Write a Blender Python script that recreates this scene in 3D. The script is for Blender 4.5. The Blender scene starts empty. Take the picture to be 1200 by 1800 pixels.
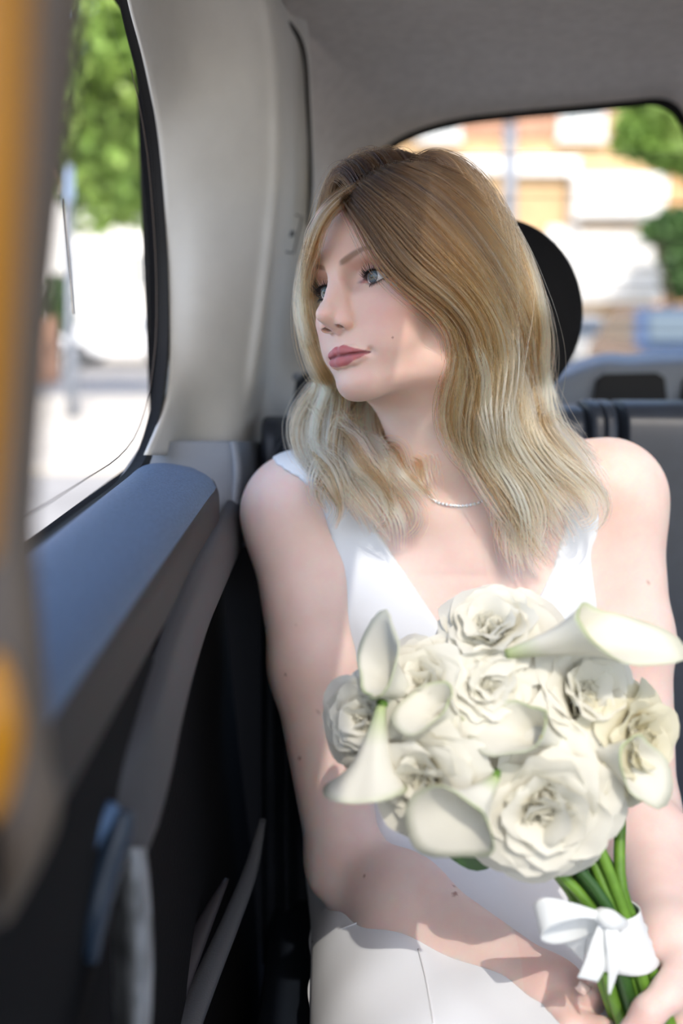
import bpy, bmesh, math, random
import numpy as np
from mathutils import Vector, Matrix, Euler
random.seed(7); rng = np.random.default_rng(7)
SC = bpy.context.scene; COL = SC.collection

# ------------------------------------------------------------------ camera, sky, sun, exposure
CAMZ = 1.20
PITCH = math.atan((900 - 545) / 1750.0)
CP, SP = math.cos(PITCH), math.sin(PITCH)
cam_d = bpy.data.cameras.new('camera'); cam = bpy.data.objects.new('camera', cam_d); COL.objects.link(cam)
cam.location = (0, 0, CAMZ); cam.rotation_euler = (math.pi / 2 - PITCH, 0, 0)
cam_d.sensor_fit = 'VERTICAL'; cam_d.sensor_height = 36; cam_d.sensor_width = 24; cam_d.lens = 35
cam_d.clip_start = 0.02; cam_d.clip_end = 300
cam_d.dof.use_dof = True; cam_d.dof.focus_distance = 0.892; cam_d.dof.aperture_fstop = 2.1
SC.camera = cam
SC.view_settings.view_transform = 'Standard'; SC.view_settings.look = 'None'
SC.view_settings.gamma = 1.0; SC.view_settings.use_curve_mapping = False
SC.view_settings.exposure = 0.22

SUN_DIR = Vector((-0.17, 0.85, -1.0)).normalized()      # the way the light travels
W = bpy.data.worlds.new('sky'); SC.world = W; W.use_nodes = True
_n = W.node_tree.nodes; _l = W.node_tree.links
_sky = _n.new('ShaderNodeTexSky'); _sky.sky_type = 'NISHITA'; _sky.sun_disc = False
_sky.sun_elevation = math.asin(-SUN_DIR.z); _sky.sun_rotation = math.atan2(-SUN_DIR.x, -SUN_DIR.y)
_sky.air_density = 1.0; _sky.dust_density = 2.5
_l.new(_sky.outputs[0], _n['Background'].inputs[0]); _n['Background'].inputs[1].default_value = 0.40
sun_d = bpy.data.lights.new('sun', 'SUN'); sun_d.energy = 3.6; sun_d.angle = math.radians(0.6); sun_d.color = (1.0, 0.93, 0.83)
sun = bpy.data.objects.new('sun', sun_d); COL.objects.link(sun)
sun.location = (3, -8, 12); sun.rotation_euler = SUN_DIR.to_track_quat('-Z', 'Y').to_euler()

# ------------------------------------------------------------------ helpers
def P(px, py, d):
    """world point on the sight line of a photograph pixel, at distance d (metres) straight ahead"""
    u = (px - 600) / 1750.0; v = (900 - py) / 1750.0
    dy = CP + v * SP; dz = -SP + v * CP
    return np.array((u / dy * d, d, CAMZ + dz / dy * d))
def PX(px, py, x):
    """same sight line, met with the vertical plane X = x"""
    u = (px - 600) / 1750.0; v = (900 - py) / 1750.0
    dy = CP + v * SP; t = x / u
    return np.array((x, dy * t, CAMZ + (-SP + v * CP) * t))

def link(o, parent=None):
    COL.objects.link(o)
    if parent is not None:
        o.parent = parent
        o.matrix_parent_inverse = parent.matrix_basis.inverted()
    return o
def mesh_obj(name, verts, faces, mat=None, parent=None, smooth=True):
    me = bpy.data.meshes.new(name)
    me.from_pydata([tuple(map(float, v)) for v in verts], [], [tuple(map(int, f)) for f in faces])
    if mat: me.materials.append(mat)
    if smooth: me.polygons.foreach_set('use_smooth', np.ones(len(me.polygons), bool))
    me.update()
    return link(bpy.data.objects.new(name, me), parent)
def bm_obj(name, bm, mat=None, parent=None, smooth=False, weld=False):
    me = bpy.data.meshes.new(name)
    if weld: bmesh.ops.remove_doubles(bm, verts=bm.verts, dist=1e-5)
    bmesh.ops.recalc_face_normals(bm, faces=bm.faces)
    bm.to_mesh(me); bm.free()
    if mat: me.materials.append(mat)
    if smooth: me.polygons.foreach_set('use_smooth', np.ones(len(me.polygons), bool))
    return link(bpy.data.objects.new(name, me), parent)
def tag(o, label=None, cat=None, group=None, kind=None):
    if label: o['label'] = label
    if cat: o['category'] = cat
    if group: o['group'] = group
    if kind: o['kind'] = kind
    return o
def empty(name, loc):
    o = bpy.data.objects.new(name, None); o.empty_display_size = 0.05
    o.location = tuple(loc); return link(o)
def S(o): return tag(o, kind='structure')

def box_bm(c, s, rot=None, bevel=0.0, seg=2, bm=None):
    own = bmesh.new()
    bmesh.ops.create_cube(own, size=1)
    for v in own.verts: v.co = Vector((v.co.x * s[0], v.co.y * s[1], v.co.z * s[2]))
    if bevel > 0: bmesh.ops.bevel(own, geom=list(own.edges), offset=bevel, segments=seg, profile=0.6, affect='EDGES')
    M = Matrix.Translation(Vector(c)) @ (rot.to_matrix().to_4x4() if rot else Matrix())
    bmesh.ops.transform(own, matrix=M, verts=own.verts)
    if bm is None: return own
    me = bpy.data.meshes.new('tmp'); own.to_mesh(me); own.free(); bm.from_mesh(me); bpy.data.meshes.remove(me)
    return bm
def catmull(pts, n):
    pts = np.asarray(pts, float); m = len(pts)
    if m == 2:
        t = np.linspace(0, 1, n)[:, None]; return pts[0] * (1 - t) + pts[1] * t
    ext = np.vstack([2 * pts[0] - pts[1], pts, 2 * pts[-1] - pts[-2]])
    s = np.linspace(0, m - 1, n); i = np.minimum(s.astype(int), m - 2); t = (s - i)[:, None]
    p0, p1, p2, p3 = ext[i], ext[i + 1], ext[i + 2], ext[i + 3]
    return 0.5 * (2 * p1 + (p2 - p0) * t + (2 * p0 - 5 * p1 + 4 * p2 - p3) * t ** 2 + (3 * p1 - p0 - 3 * p2 + p3) * t ** 3)
def resample(pts, n):
    pts = np.asarray(pts, float); L = np.r_[0, np.cumsum(np.linalg.norm(np.diff(pts, axis=0), axis=1))]
    t = np.linspace(0, L[-1], n)
    return np.stack([np.interp(t, L, pts[:, k]) for k in range(pts.shape[1])], 1)
def loft(name, rows, nu, nv, mat, parent=None, thick=0.0):
    A = np.stack([catmull(r, nu) for r in rows])                       # rows x nu x 3
    B = np.stack([catmull(A[:, j], nv) for j in range(nu)], 1)         # nv x nu x 3
    V = B.reshape(-1, 3)
    F = [(i * nu + j, i * nu + j + 1, (i + 1) * nu + j + 1, (i + 1) * nu + j) for i in range(nv - 1) for j in range(nu - 1)]
    o = mesh_obj(name, V, F, mat, parent)
    if thick:
        md = o.modifiers.new('thickness', 'SOLIDIFY'); md.thickness = thick; md.offset = -1
    return o
def tube_np(pts, radii, sides=10, n=None, squash=None, cap=True):
    """tube of varying radius along a smooth path -> verts, faces"""
    pts = np.asarray(pts, float)
    r = np.full(len(pts), radii, float) if np.isscalar(radii) else np.asarray(radii, float)
    if n:
        r = catmull(r[:, None], n)[:, 0]; pts = catmull(pts, n)
    T = np.gradient(pts, axis=0); T /= np.linalg.norm(T, axis=1)[:, None] + 1e-12
    up = np.array((0, 0, 1.0)) if abs(T[0, 2]) < 0.9 else np.array((1.0, 0, 0))
    N = np.cross(T[0], up); N /= np.linalg.norm(N); V = []
    for i in range(len(pts)):
        N = N - T[i] * (N @ T[i]); N /= np.linalg.norm(N); Bn = np.cross(T[i], N)
        for k in range(sides):
            a = 2 * math.pi * k / sides
            V.append(pts[i] + r[i] * (math.cos(a) * N + math.sin(a) * Bn * (squash or 1)))
    m = len(pts)
    F = [(i * sides + k, i * sides + (k + 1) % sides, (i + 1) * sides + (k + 1) % sides, (i + 1) * sides + k) for i in range(m - 1) for k in range(sides)]
    if cap: F += [tuple(range(sides))[::-1], tuple(range((m - 1) * sides, m * sides))]
    return V, F
def tube(name, pts, radii, mat, parent=None, sides=10, n=None, squash=None):
    V, F = tube_np(pts, radii, sides, n, squash); return mesh_obj(name, V, F, mat, parent)
def prism(name, outline, off, mat, parent=None, smooth=False):
    """solid between a closed outline and the same outline moved by off"""
    o = np.asarray(outline, float); n = len(o); V = np.vstack([o, o + np.asarray(off)])
    F = [tuple(range(n))[::-1], tuple(range(n, 2 * n))] + [(i, (i + 1) % n, n + (i + 1) % n, n + i) for i in range(n)]
    ob = mesh_obj(name, V, F, mat, parent, smooth)
    bm = bmesh.new(); bm.from_mesh(ob.data); bmesh.ops.recalc_face_normals(bm, faces=bm.faces); bm.to_mesh(ob.data); bm.free()
    return ob
def copy_tree(o, parent=None):
    c = o.copy(); COL.objects.link(c); c.parent = parent
    if parent is not None: c.matrix_parent_inverse = o.matrix_parent_inverse.copy()
    for ch in list(o.children): copy_tree(ch, c)
    return c

def mat(name, col, rough=0.6, spec=0.5, metal=0.0, var=0.0, var_scale=20.0, bump=0.0, bump_scale=400.0, sss=0.0, sheen=0.0, coat=0.0, col2=None, trans=0.0):
    m = bpy.data.materials.new(name); m.use_nodes = True
    nt = m.node_tree; b = nt.nodes['Principled BSDF']; L = nt.links
    b.inputs['Base Color'].default_value = (*col, 1); b.inputs['Roughness'].default_value = rough
    b.inputs['Specular IOR Level'].default_value = spec; b.inputs['Metallic'].default_value = metal
    if sheen: b.inputs['Sheen Weight'].default_value = sheen; b.inputs['Sheen Roughness'].default_value = 0.4
    if coat: b.inputs['Coat Weight'].default_value = coat; b.inputs['Coat Roughness'].default_value = 0.1
    if sss:
        b.inputs['Subsurface Weight'].default_value = sss; b.inputs['Subsurface Radius'].default_value = (0.6, 0.7, 0.5); b.inputs['Subsurface Scale'].default_value = 0.01
    tc = nt.nodes.new('ShaderNodeTexCoord')
    if var or col2:
        nz = nt.nodes.new('ShaderNodeTexNoise'); nz.inputs['Scale'].default_value = var_scale; nz.inputs['Detail'].default_value = 5
        L.new(tc.outputs['Object'], nz.inputs['Vector'])
        rp = nt.nodes.new('ShaderNodeValToRGB'); rp.color_ramp.elements[0].position = 0.3; rp.color_ramp.elements[1].position = 0.7
        c0 = col if col2 else tuple(c * (1 - var) for c in col); c1 = col2 or tuple(min(1, c * (1 + var)) for c in col)
        rp.color_ramp.elements[0].color = (*c0, 1); rp.color_ramp.elements[1].color = (*c1, 1)
        L.new(nz.outputs['Fac'], rp.inputs['Fac']); L.new(rp.outputs['Color'], b.inputs['Base Color'])
    if bump:
        nb = nt.nodes.new('ShaderNodeTexNoise'); nb.inputs['Scale'].default_value = bump_scale; nb.inputs['Detail'].default_value = 3
        L.new(tc.outputs['Object'], nb.inputs['Vector'])
        bp = nt.nodes.new('ShaderNodeBump'); bp.inputs['Strength'].default_value = bump; bp.inputs['Distance'].default_value = 0.001
        L.new(nb.outputs['Fac'], bp.inputs['Height']); L.new(bp.outputs['Normal'], b.inputs['Normal'])
    return m
def glass_mat(name, tint=(1, 1, 1), refl=0.03):
    m = bpy.data.materials.new(name); m.use_nodes = True; nt = m.node_tree
    nt.nodes.remove(nt.nodes['Principled BSDF']); out = nt.nodes['Material Output']
    tr = nt.nodes.new('ShaderNodeBsdfTransparent'); tr.inputs[0].default_value = (*tint, 1)
    gl = nt.nodes.new('ShaderNodeBsdfGlossy'); gl.inputs['Roughness'].default_value = 0.02
    mx = nt.nodes.new('ShaderNodeMixShader'); mx.inputs[0].default_value = refl
    nt.links.new(tr.outputs[0], mx.inputs[1]); nt.links.new(gl.outputs[0], mx.inputs[2])
    nt.links.new(mx.outputs[0], out.inputs[0]); return m
# ------------------------------------------------------------------ the cab interior (setting)
M_LINER = mat('headliner_cloth', (0.66, 0.615, 0.57), 0.95, 0.1, var=0.06, var_scale=60, bump=0.35, bump_scale=900)
M_TRIM = mat('pillar_plastic', (0.72, 0.70, 0.65), 0.75, 0.2, var=0.03, var_scale=30, bump=0.12, bump_scale=900)
M_GREY = mat('grey_blue_plastic', (0.25, 0.275, 0.315), 0.55, 0.4, bump=0.3, bump_scale=700)
M_DGREY = mat('dark_grey_plastic', (0.06, 0.058, 0.063), 0.6, 0.3, bump=0.3, bump_scale=600)
M_PAD = mat('blue_grained_vinyl', (0.105, 0.16, 0.26), 0.55, 0.4, var=0.22, var_scale=420, bump=0.6, bump_scale=900)
M_BLACK = mat('black_rubber', (0.012, 0.012, 0.013), 0.6, 0.3)
M_DARK = mat('black_carpet', (0.008, 0.008, 0.009), 0.95, 0.1, bump=0.5, bump_scale=300)
M_NAVY = mat('navy_leather', (0.017, 0.023, 0.036), 0.42, 0.5, var=0.12, var_scale=50, bump=0.25, bump_scale=700)
M_NAVYD = mat('dark_navy_leather', (0.014, 0.018, 0.026), 0.45, 0.4, bump=0.25, bump_scale=700)
M_HEADREST = mat('black_headrest_cloth', (0.009, 0.009, 0.010), 0.8, 0.2, bump=0.5, bump_scale=900)
M_YEL = mat('yellow_grab_rail', (0.60, 0.25, 0.012), 0.4, 0.5)
M_BEIGE = mat('partition_plastic', (0.14, 0.112, 0.09), 0.65, 0.3)
M_GLASS = glass_mat('window_glass')
M_ROOFGLASS = glass_mat('tinted_roof_glass', (0.48, 0.48, 0.48))
M_WIRE = mat('heater_wire', (0.10, 0.07, 0.05), 0.5)
CEIL = CAMZ + 0.36
XG = -0.206                                             # plane of the side glass

# floor and outer shell
S(bm_obj('floor', box_bm((0.55, 0.45, -0.02), (1.75, 3.1, 0.04)), M_DARK))
# roof with the opening of its glass panel
_bm = bmesh.new()
for c, s in (((0.60, 1.13, CEIL + 0.02), (1.70, 0.56, 0.04)), ((-0.066, 0.0, CEIL + 0.02), (0.368, 1.7, 0.04)), ((1.29, 0.0, CEIL + 0.02), (0.42, 1.7, 0.04)), ((0.60, -0.975, CEIL + 0.02), (1.70, 0.25, 0.04))):
    box_bm(c, s, bm=_bm)
S(bm_obj('ceiling', _bm, M_LINER))
S(mesh_obj('window_3', [(0.12, -0.86, CEIL + 0.035), (1.09, -0.86, CEIL + 0.035), (1.09, 0.86, CEIL + 0.035), (0.12, 0.86, CEIL + 0.035)], [(0, 1, 2, 3)], M_ROOFGLASS, None, False))

# side window outline in the plane of the side wall
_wpx = [(203, -30), (222, 55), (243, 140), (262, 250), (273, 370), (279, 480), (279, 600), (270, 690), (258, 750), (238, 805), (205, 848), (150, 890), (60, 957)]
_out = [PX(x, y, XG) for x, y in _wpx]
_slope = _out[-1] - _out[-2]; _slope /= np.linalg.norm(_slope)
_out.append(_out[-1] + _slope * 0.30)
_zt = CAMZ + 0.315
_top = [np.array((XG, _out[-1][1] - 0.02, _zt - 0.05)), np.array((XG, _out[-1][1] + 0.03, _zt)), np.array((XG, _out[0][1] - 0.04, _zt))]
WIN = np.vstack([catmull(_out[:-1], 60), _out[-1:], catmull(_top, 10)])
def ring(name, inner, grow, x0, x1, m, parent=None):
    """flat frame round an outline lying in a plane of constant X"""
    c = inner.mean(0); T = np.roll(inner, -1, 0) - np.roll(inner, 1, 0); T /= np.linalg.norm(T, axis=1)[:, None] + 1e-9
    N = np.stack([0 * T[:, 0], T[:, 2], -T[:, 1]], 1)
    if ((inner - c) * N).sum() < 0: N = -N
    o = inner + N * grow; n = len(inner); V = []
    for x in (x0, x1):
        for src in (inner, o):
            q = src.copy(); q[:, 0] = x; V.append(q)
    V = np.vstack(V); F = []
    for i in range(n):
        j = (i + 1) % n
        F += [(i, j, n + j, n + i), (2 * n + i, 3 * n + i, 3 * n + j, 2 * n + j), (i, 2 * n + i, 2 * n + j, j), (n + i, n + j, 3 * n + j, 3 * n + i)]
    return mesh_obj(name, V, F, m, parent, smooth=False)
w1 = S(mesh_obj('window_1', WIN, [tuple(range(len(WIN)))], M_GLASS, None, False))
ring('gasket', WIN, 0.014, XG - 0.001, XG + 0.010, M_BLACK, w1)
# printed dot band along the rim and the thin aerial wire in the glass
_c = WIN.mean(0); _dots = bmesh.new()
_rim = resample(catmull(_out, 200), 330); _T = np.gradient(_rim, axis=0); _T /= np.linalg.norm(_T, axis=1)[:, None]
_N = np.stack([0 * _T[:, 0], _T[:, 2], -_T[:, 1]], 1); _N *= np.sign(((_c - _rim) * _N).sum(1))[:, None]
Vd, Fd = [], []
for p, t, nn in zip(_rim, _T, _N):
    k = len(Vd); w = 0.0008
    Vd += [p - t * w, p + t * w, p + t * w * 0.5 + nn * 0.0055, p - t * w * 0.5 + nn * 0.0055]; Fd.append((k, k + 1, k + 2, k + 3))
Vd = np.array(Vd); Vd[:, 0] = XG + 0.0006
tag(mesh_obj('dot_band', Vd, Fd, M_BLACK, w1, False), kind='stuff')
_wire = [p + n * 0.022 for p, n in zip(_rim[20::10], _N[20::10])]
tube('aerial_wire', np.array(_wire) + np.array((0.001, 0, 0)), 0.0005, M_WIRE, w1, 6)
tube('aerial_wire', [PX(112, 350, XG), PX(118, 420, XG), PX(125, 500, XG), PX(129, 552, XG)], 0.0006, M_WIRE, w1, 6, 20)

# left wall: everything outside the window, in the plane just behind the trim
_bm = bmesh.new()
zb = WIN[:, 2].min()
box_bm((XG - 0.03, 0.25, (zb - 0.02) / 2), (0.03, 2.6, zb - 0.03), bm=_bm)
box_bm((XG - 0.03, 0.25, (_zt + 0.02 + CEIL) / 2), (0.03, 2.6, CEIL - _zt - 0.02), bm=_bm)
box_bm((XG - 0.03, 1.50, CAMZ - 0.05), (0.03, 0.40, 0.82), bm=_bm)
S(bm_obj('wall_left', _bm, M_DARK))

# C-pillar trim: pale moulding between the side window and the rear corner
_rows = []
for y, xs, ds in ((-45, (198, 300, 420, 455, 480, 520), (1.06, 1.10, 1.12, 1.14, 1.26, 1.30)),
                  (20, (212, 310, 440, 476, 496, 533), (1.06, 1.11, 1.14, 1.16, 1.30, 1.34)),
                  (110, (236, 330, 455, 490, 510, 541), (1.07, 1.13, 1.16, 1.19, 1.35, 1.40)),
                  (220, (258, 350, 460, 494, 513, 545), (1.09, 1.14, 1.18, 1.21, 1.38, 1.43)),
                  (330, (270, 356, 458, 492, 512, 547), (1.11, 1.16, 1.20, 1.23, 1.40, 1.45)),
                  (480, (280, 356, 444, 478, 500, 550), (1.12, 1.17, 1.21, 1.24, 1.42, 1.48)),
                  (640, (280, 348, 424, 456, 485, 560), (1.13, 1.17, 1.22, 1.25, 1.43, 1.50)),
                  (720, (268, 335, 412, 440, 470, 560), (1.12, 1.17, 1.22, 1.26, 1.36, 1.50)),
                  (800, (236, 315, 398, 426, 452, 555), (1.11, 1.16, 1.21, 1.25, 1.34, 1.50))):
    _rows.append([PX(xs[0] + 16, y, XG + 0.0095)] + [P(x, y, d) for x, d in zip(xs[1:], ds[1:])])
S(loft('trim_1', _rows, 40, 60, M_TRIM, thick=0.004))
S(tube('trim_6', [P(300, -6, 1.12), P(360, 0, 1.15), P(420, 4, 1.20), P(470, 14, 1.27), P(512, 46, 1.33), P(534, 92, 1.37), P(541, 180, 1.40), P(545, 270, 1.415), P(546, 340, 1.43), P(541, 396, 1.435)], [0.001, 0.0015, 0.002, 0.0025, 0.003, 0.003, 0.003, 0.003, 0.003, 0.002], mat('trim_gap_shade', (0.05, 0.045, 0.042), 0.9), None, 8, 60))  # dark strip standing in for the shaded recess along the trim edge
# small moulded tag on the pillar
_t = empty('airbag_tag', P(520, 412, 1.33)); tag(_t, 'small bracket-shaped black outline tag on the pale window pillar', 'tag')
def _q(x, y): return P(x, y, 1.325 + 0.0019 * (x - 505))
tube('outline', [_q(520, 378), _q(531, 381), _q(516, 445), _q(503, 443)], 0.0011, M_BLACK, _t, 6)
prism('emblem', [_q(511, 405), _q(519, 406), _q(516, 417), _q(508, 416)], (0, -0.001, 0), M_BLACK, _t)

# pale blue-grey cap below the pillar, and the door panel with its blue pad
_rows = []
for y, xs, ds in ((778, (250, 310, 370, 405, 422, 500), (1.085, 1.10, 1.11, 1.12, 1.15, 1.55)),
                  (800, (236, 300, 365, 408, 426, 500), (1.08, 1.09, 1.10, 1.11, 1.14, 1.55)),
                  (835, (215, 290, 360, 410, 428, 500), (1.07, 1.075, 1.08, 1.10, 1.13, 1.55)),
                  (880, (200, 290, 370, 408, 424, 500), (1.06, 1.06, 1.06, 1.08, 1.12, 1.55)),
                  (960, (180, 280, 372, 398, 415, 500), (1.05, 1.04, 1.03, 1.05, 1.10, 1.55))):
    _rows.append([P(x, y, d) for x, d in zip(xs, ds)])
S(loft('trim_2', _rows, 40, 30, M_GREY, thick=0.004))

def door_rows(prof, ds, f=lambda d, i, x, z: (x, z)):
    return [[np.array((f(d, i, x, z)[0], d, CAMZ + f(d, i, x, z)[1])) for i, (x, z) in enumerate(prof)] for d in ds]
_ds = np.linspace(0.26, 1.03, 14)
dp = empty('door_panel', (-0.16, 0.65, CAMZ - 0.3))
tag(dp, 'door panel with blue grained arm rest pad and grey frame below side window', 'door panel')
# pad: top, rounded inner edge and dark inner face; its far end is rounded over
def pad_f(d, i, x, z):
    e = max(0.0, (d - 0.97) / 0.06); e = e * e
    return (x - 0.012 * e * (i > 3), z - 0.010 * e * (i < 7))
_prof = [(-0.2065, -0.166), (-0.198, -0.152), (-0.18, -0.148), (-0.155, -0.152), (-0.137, -0.158), (-0.128, -0.165), (-0.124, -0.172)]
_profs = [(-0.124, -0.172), (-0.1215, -0.180), (-0.121, -0.192), (-0.122, -0.212)]
M_PSIDE = mat('charcoal_vinyl', (0.025, 0.023, 0.026), 0.6, 0.35, bump=0.5, bump_scale=700)
loft('pad_side', door_rows(_profs, _ds, lambda d, i, x, z: (x - 0.012 * max(0.0, (d - 0.97) / 0.06) ** 2, z)), 20, 50, M_PSIDE, dp)
loft('arm_rest_pad', door_rows(_prof, _ds, pad_f), 50, 50, M_PAD, dp)
_e = [np.array(pad_f(1.03, i, x, z)) for i, (x, z) in enumerate(_prof)]
mesh_obj('pad_end', [(x, 1.03, CAMZ + z) for x, z in _e] + [(-0.135, 1.03, CAMZ - 0.212), (-0.2065, 1.03, CAMZ - 0.212)], [tuple(range(len(_e) + 2))], M_PAD, dp, False)
# grey frame running under the pad
def fr_f(d, i, x, z):
    s = max(0.0, (0.80 - d) / 0.30); e = max(0.0, (0.58 - d) / 0.08)
    return (x - 0.03 * e * e, z - 0.022 * s - 0.045 * s ** 3 - (0.02 * s * s if i > 2 else 0.0))
_prof2 = [(-0.124, -0.203), (-0.117, -0.206), (-0.112, -0.214), (-0.109, -0.232), (-0.110, -0.255), (-0.118, -0.262), (-0.150, -0.265)]
loft('pad_frame', door_rows(_prof2, np.linspace(0.50, 1.09, 14), fr_f), 30, 40, M_DGREY, dp)
# dark lower door skin
_prof3 = [(-0.150, -0.255), (-0.150, -0.40), (-0.140, -0.55), (-0.120, -0.80), (-0.110, -1.19)]
loft('lower_skin', door_rows(_prof3, np.linspace(0.22, 1.25, 6)), 20, 16, M_DARK, dp)
# upholstered gap between frame and pad, nearest the camera
_prof4 = [(-0.1225, -0.205), (-0.125, -0.25), (-0.135, -0.32), (-0.150, -0.40)]
loft('map_pocket', door_rows(_prof4, np.linspace(0.24, 0.62, 6)), 12, 10, M_DARK, dp)
# door pull: short blue blade and long dark blue strap-shaped handle
tube('door_pull', [P(150, 1500, 0.475), P(172, 1455, 0.485), P(200, 1415, 0.495)], [0.004, 0.0055, 0.004], mat('blue_plastic', (0.07, 0.13, 0.24), 0.4), dp, 12, 14)
_h = [P(218, 1425, 0.50), P(206, 1470, 0.495), P(184, 1540, 0.487), P(165, 1620, 0.478), P(160, 1690, 0.475)]
tube('door_handle', _h, [0.006, 0.008, 0.008, 0.007, 0.004], mat('dark_blue_plastic', (0.02, 0.035, 0.06), 0.4), dp, 12, 24)
# speaker pod below the handle with a mottled grille
_rows = []
for y, xs, d in ((1490, (205, 222, 240, 256), 0.52), (1540, (200, 222, 246, 262), 0.51), (1640, (198, 224, 252, 268), 0.50), (1740, (200, 226, 254, 268), 0.49), (1840, (205, 226, 250, 262), 0.48)):
    _rows.append([P(xs[0], y, d + 0.02), P(xs[1], y, d - 0.004), P(xs[2], y, d - 0.004), P(xs[3], y, d + 0.02)])
loft('speaker_pod', _rows, 16, 24, mat('speckled_grille', (0.09, 0.095, 0.10), 0.5, col2=(0.34, 0.36, 0.38), var_scale=55), dp)

# sill strips low on the left
_st = mat('sill_plastic', (0.07, 0.073, 0.08), 0.5, 0.5, bump=0.3, bump_scale=500)
tr = S(tube('trim_3', [P(462, 1440, 0.98), P(440, 1530, 0.93), P(405, 1620, 0.87), P(362, 1720, 0.80), P(318, 1830, 0.73)], [0.004, 0.008, 0.010, 0.012, 0.013], _st, None, 10, 30, 0.5))
tr = S(tube('trim_4', [P(398, 1545, 0.90), P(352, 1640, 0.84), P(306, 1760, 0.77), P(280, 1850, 0.72)], [0.003, 0.009, 0.010, 0.011], mat('sill_dark', (0.03, 0.027, 0.03), 0.5), None, 10, 24, 0.6))
# dark side of the seat base, with the lining line seen under the arm
S(bm_obj('wall_back', box_bm((0.6, 1.74, 0.40), (1.75, 0.03, 0.85)), M_DARK))

# rear corner and headliner, sweeping from the pillar and roof to the rear window edge
_rw = [(560, 700, 1.76), (566, 600, 1.74), (574, 500, 1.72), (586, 410, 1.69), (606, 340, 1.67), (636, 292, 1.65), (676, 258, 1.64), (725, 231, 1.635), (800, 209, 1.63), (900, 196, 1.63), (1030, 184, 1.63), (1110, 176, 1.63), (1150, 172, 1.63), (1178, 177, 1.635), (1200, 196, 1.64), (1216, 240, 1.65), (1228, 340, 1.68), (1236, 500, 1.72), (1240, 700, 1.76)]
RW = np.array([P(*q) for q in _rw])
_ou = [(545, 740, 1.50), (545, 640, 1.49), (546, 500, 1.47), (545, 360, 1.44), (542, 220, 1.42), (538, 120, 1.39), (525, 60, 1.35), (500, 15, 1.30), (560, -75, 1.16), (760, -105, 1.08), (980, -120, 1.06), (1120, -120, 1.06), (1220, -120, 1.06), (1290, -110, 1.07), (1370, -80, 1.10), (1450, 20, 1.2), (1480, 220, 1.3), (1480, 450, 1.4), (1480, 700, 1.5)]
OU = np.array([P(*q) for q in _ou])
_rows = []
n_ = len(RW)
for t, push in ((0.0, 0.0), (0.03, 0.012), (0.12, 0.024), (0.30, 0.032), (0.55, 0.030), (0.80, 0.016), (1.0, 0.0)):
    r = RW * (1 - t) + OU * t
    c = np.array((0.25, 1.2, CAMZ - 0.1)); dirv = r - c; dirv /= np.linalg.norm(dirv, axis=1)[:, None]
    _rows.append(r + dirv * push * np.array((1, 0.3, 1)))
S(loft('ceiling', _rows, 120, 30, M_LINER))
# rear window: glass, black gasket, heater wires, dotted rim
def RWP(x, y):                                             # a pixel on the sloping rear glass
    d = 1.63 + 0.13 * max(0.0, (y - 172) / 528.0); return P(x, y, d)
_gl = np.vstack([catmull(RW, 90)])
w2 = S(mesh_obj('window_2', _gl + (0, 0.012, 0), [tuple(range(90))], M_GLASS, None, False))
_cen = P(900, 480, 1.69)
_g2 = []
for s in (1.006, 0.958):
    _g2.append([_cen + (p - _cen) * np.array((1 - (1 - s) * 0.8, 1, s)) + (0, 0.006, 0) for p in _gl])
_g2.insert(0, [p + np.array((0, -0.008, 0.0)) for p in _g2[0]])
n_ = 90; V = np.vstack(_g2); F = [(r * n_ + i, r * n_ + i + 1, (r + 1) * n_ + i + 1, (r + 1) * n_ + i) for r in range(2) for i in range(n_ - 1)]
mesh_obj('gasket', V, F, M_BLACK, w2, False)
for y in (268, 348, 422, 500, 575):
    tube('heater_wire', [RWP(585, y + 6) + (0, 0.004, 0), RWP(900, y) + (0, 0.004, 0), RWP(1236, y + 4) + (0, 0.004, 0)], 0.0007, M_WIRE, w2, 6, 12)
Vd, Fd = [], []
_in = np.array([_cen + (p - _cen) * np.array((0.955, 1, 0.945)) + (0, 0.007, 0) for p in resample(_gl, 400)])
for k, p in enumerate(_in):
    for rr in range(3):
        q = _cen + (p - _cen) * (1 - 0.011 * rr); s = 0.0014 - 0.0003 * rr; i = len(Vd)
        Vd += [q + (-s, 0, 0), q + (0, 0, s), q + (s, 0, 0), q + (0, 0, -s)]; Fd.append((i, i + 1, i + 2, i + 3))
tag(mesh_obj('dot_band', Vd, Fd, M_BLACK, w2, False), kind='stuff')

# right side of the cab (outside the frame): lower wall and pillar, so light comes in by its window only
_bm = bmesh.new()
box_bm((1.42, 0.45, 0.52), (0.03, 3.0, 1.04), bm=_bm); box_bm((1.42, 1.45, CAMZ), (0.03, 0.6, 0.75), bm=_bm); box_bm((1.42, 0.2, CEIL - 0.02), (0.03, 2.6, 0.1), bm=_bm)
S(bm_obj('wall_right', _bm, M_DARK))

# unseen partition behind the camera, added to cut frontal fill: solid below, open pane above
S(bm_obj('wall_front', box_bm((0.55, -0.95, 0.50), (1.75, 0.04, 1.0)), M_DARK))
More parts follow.
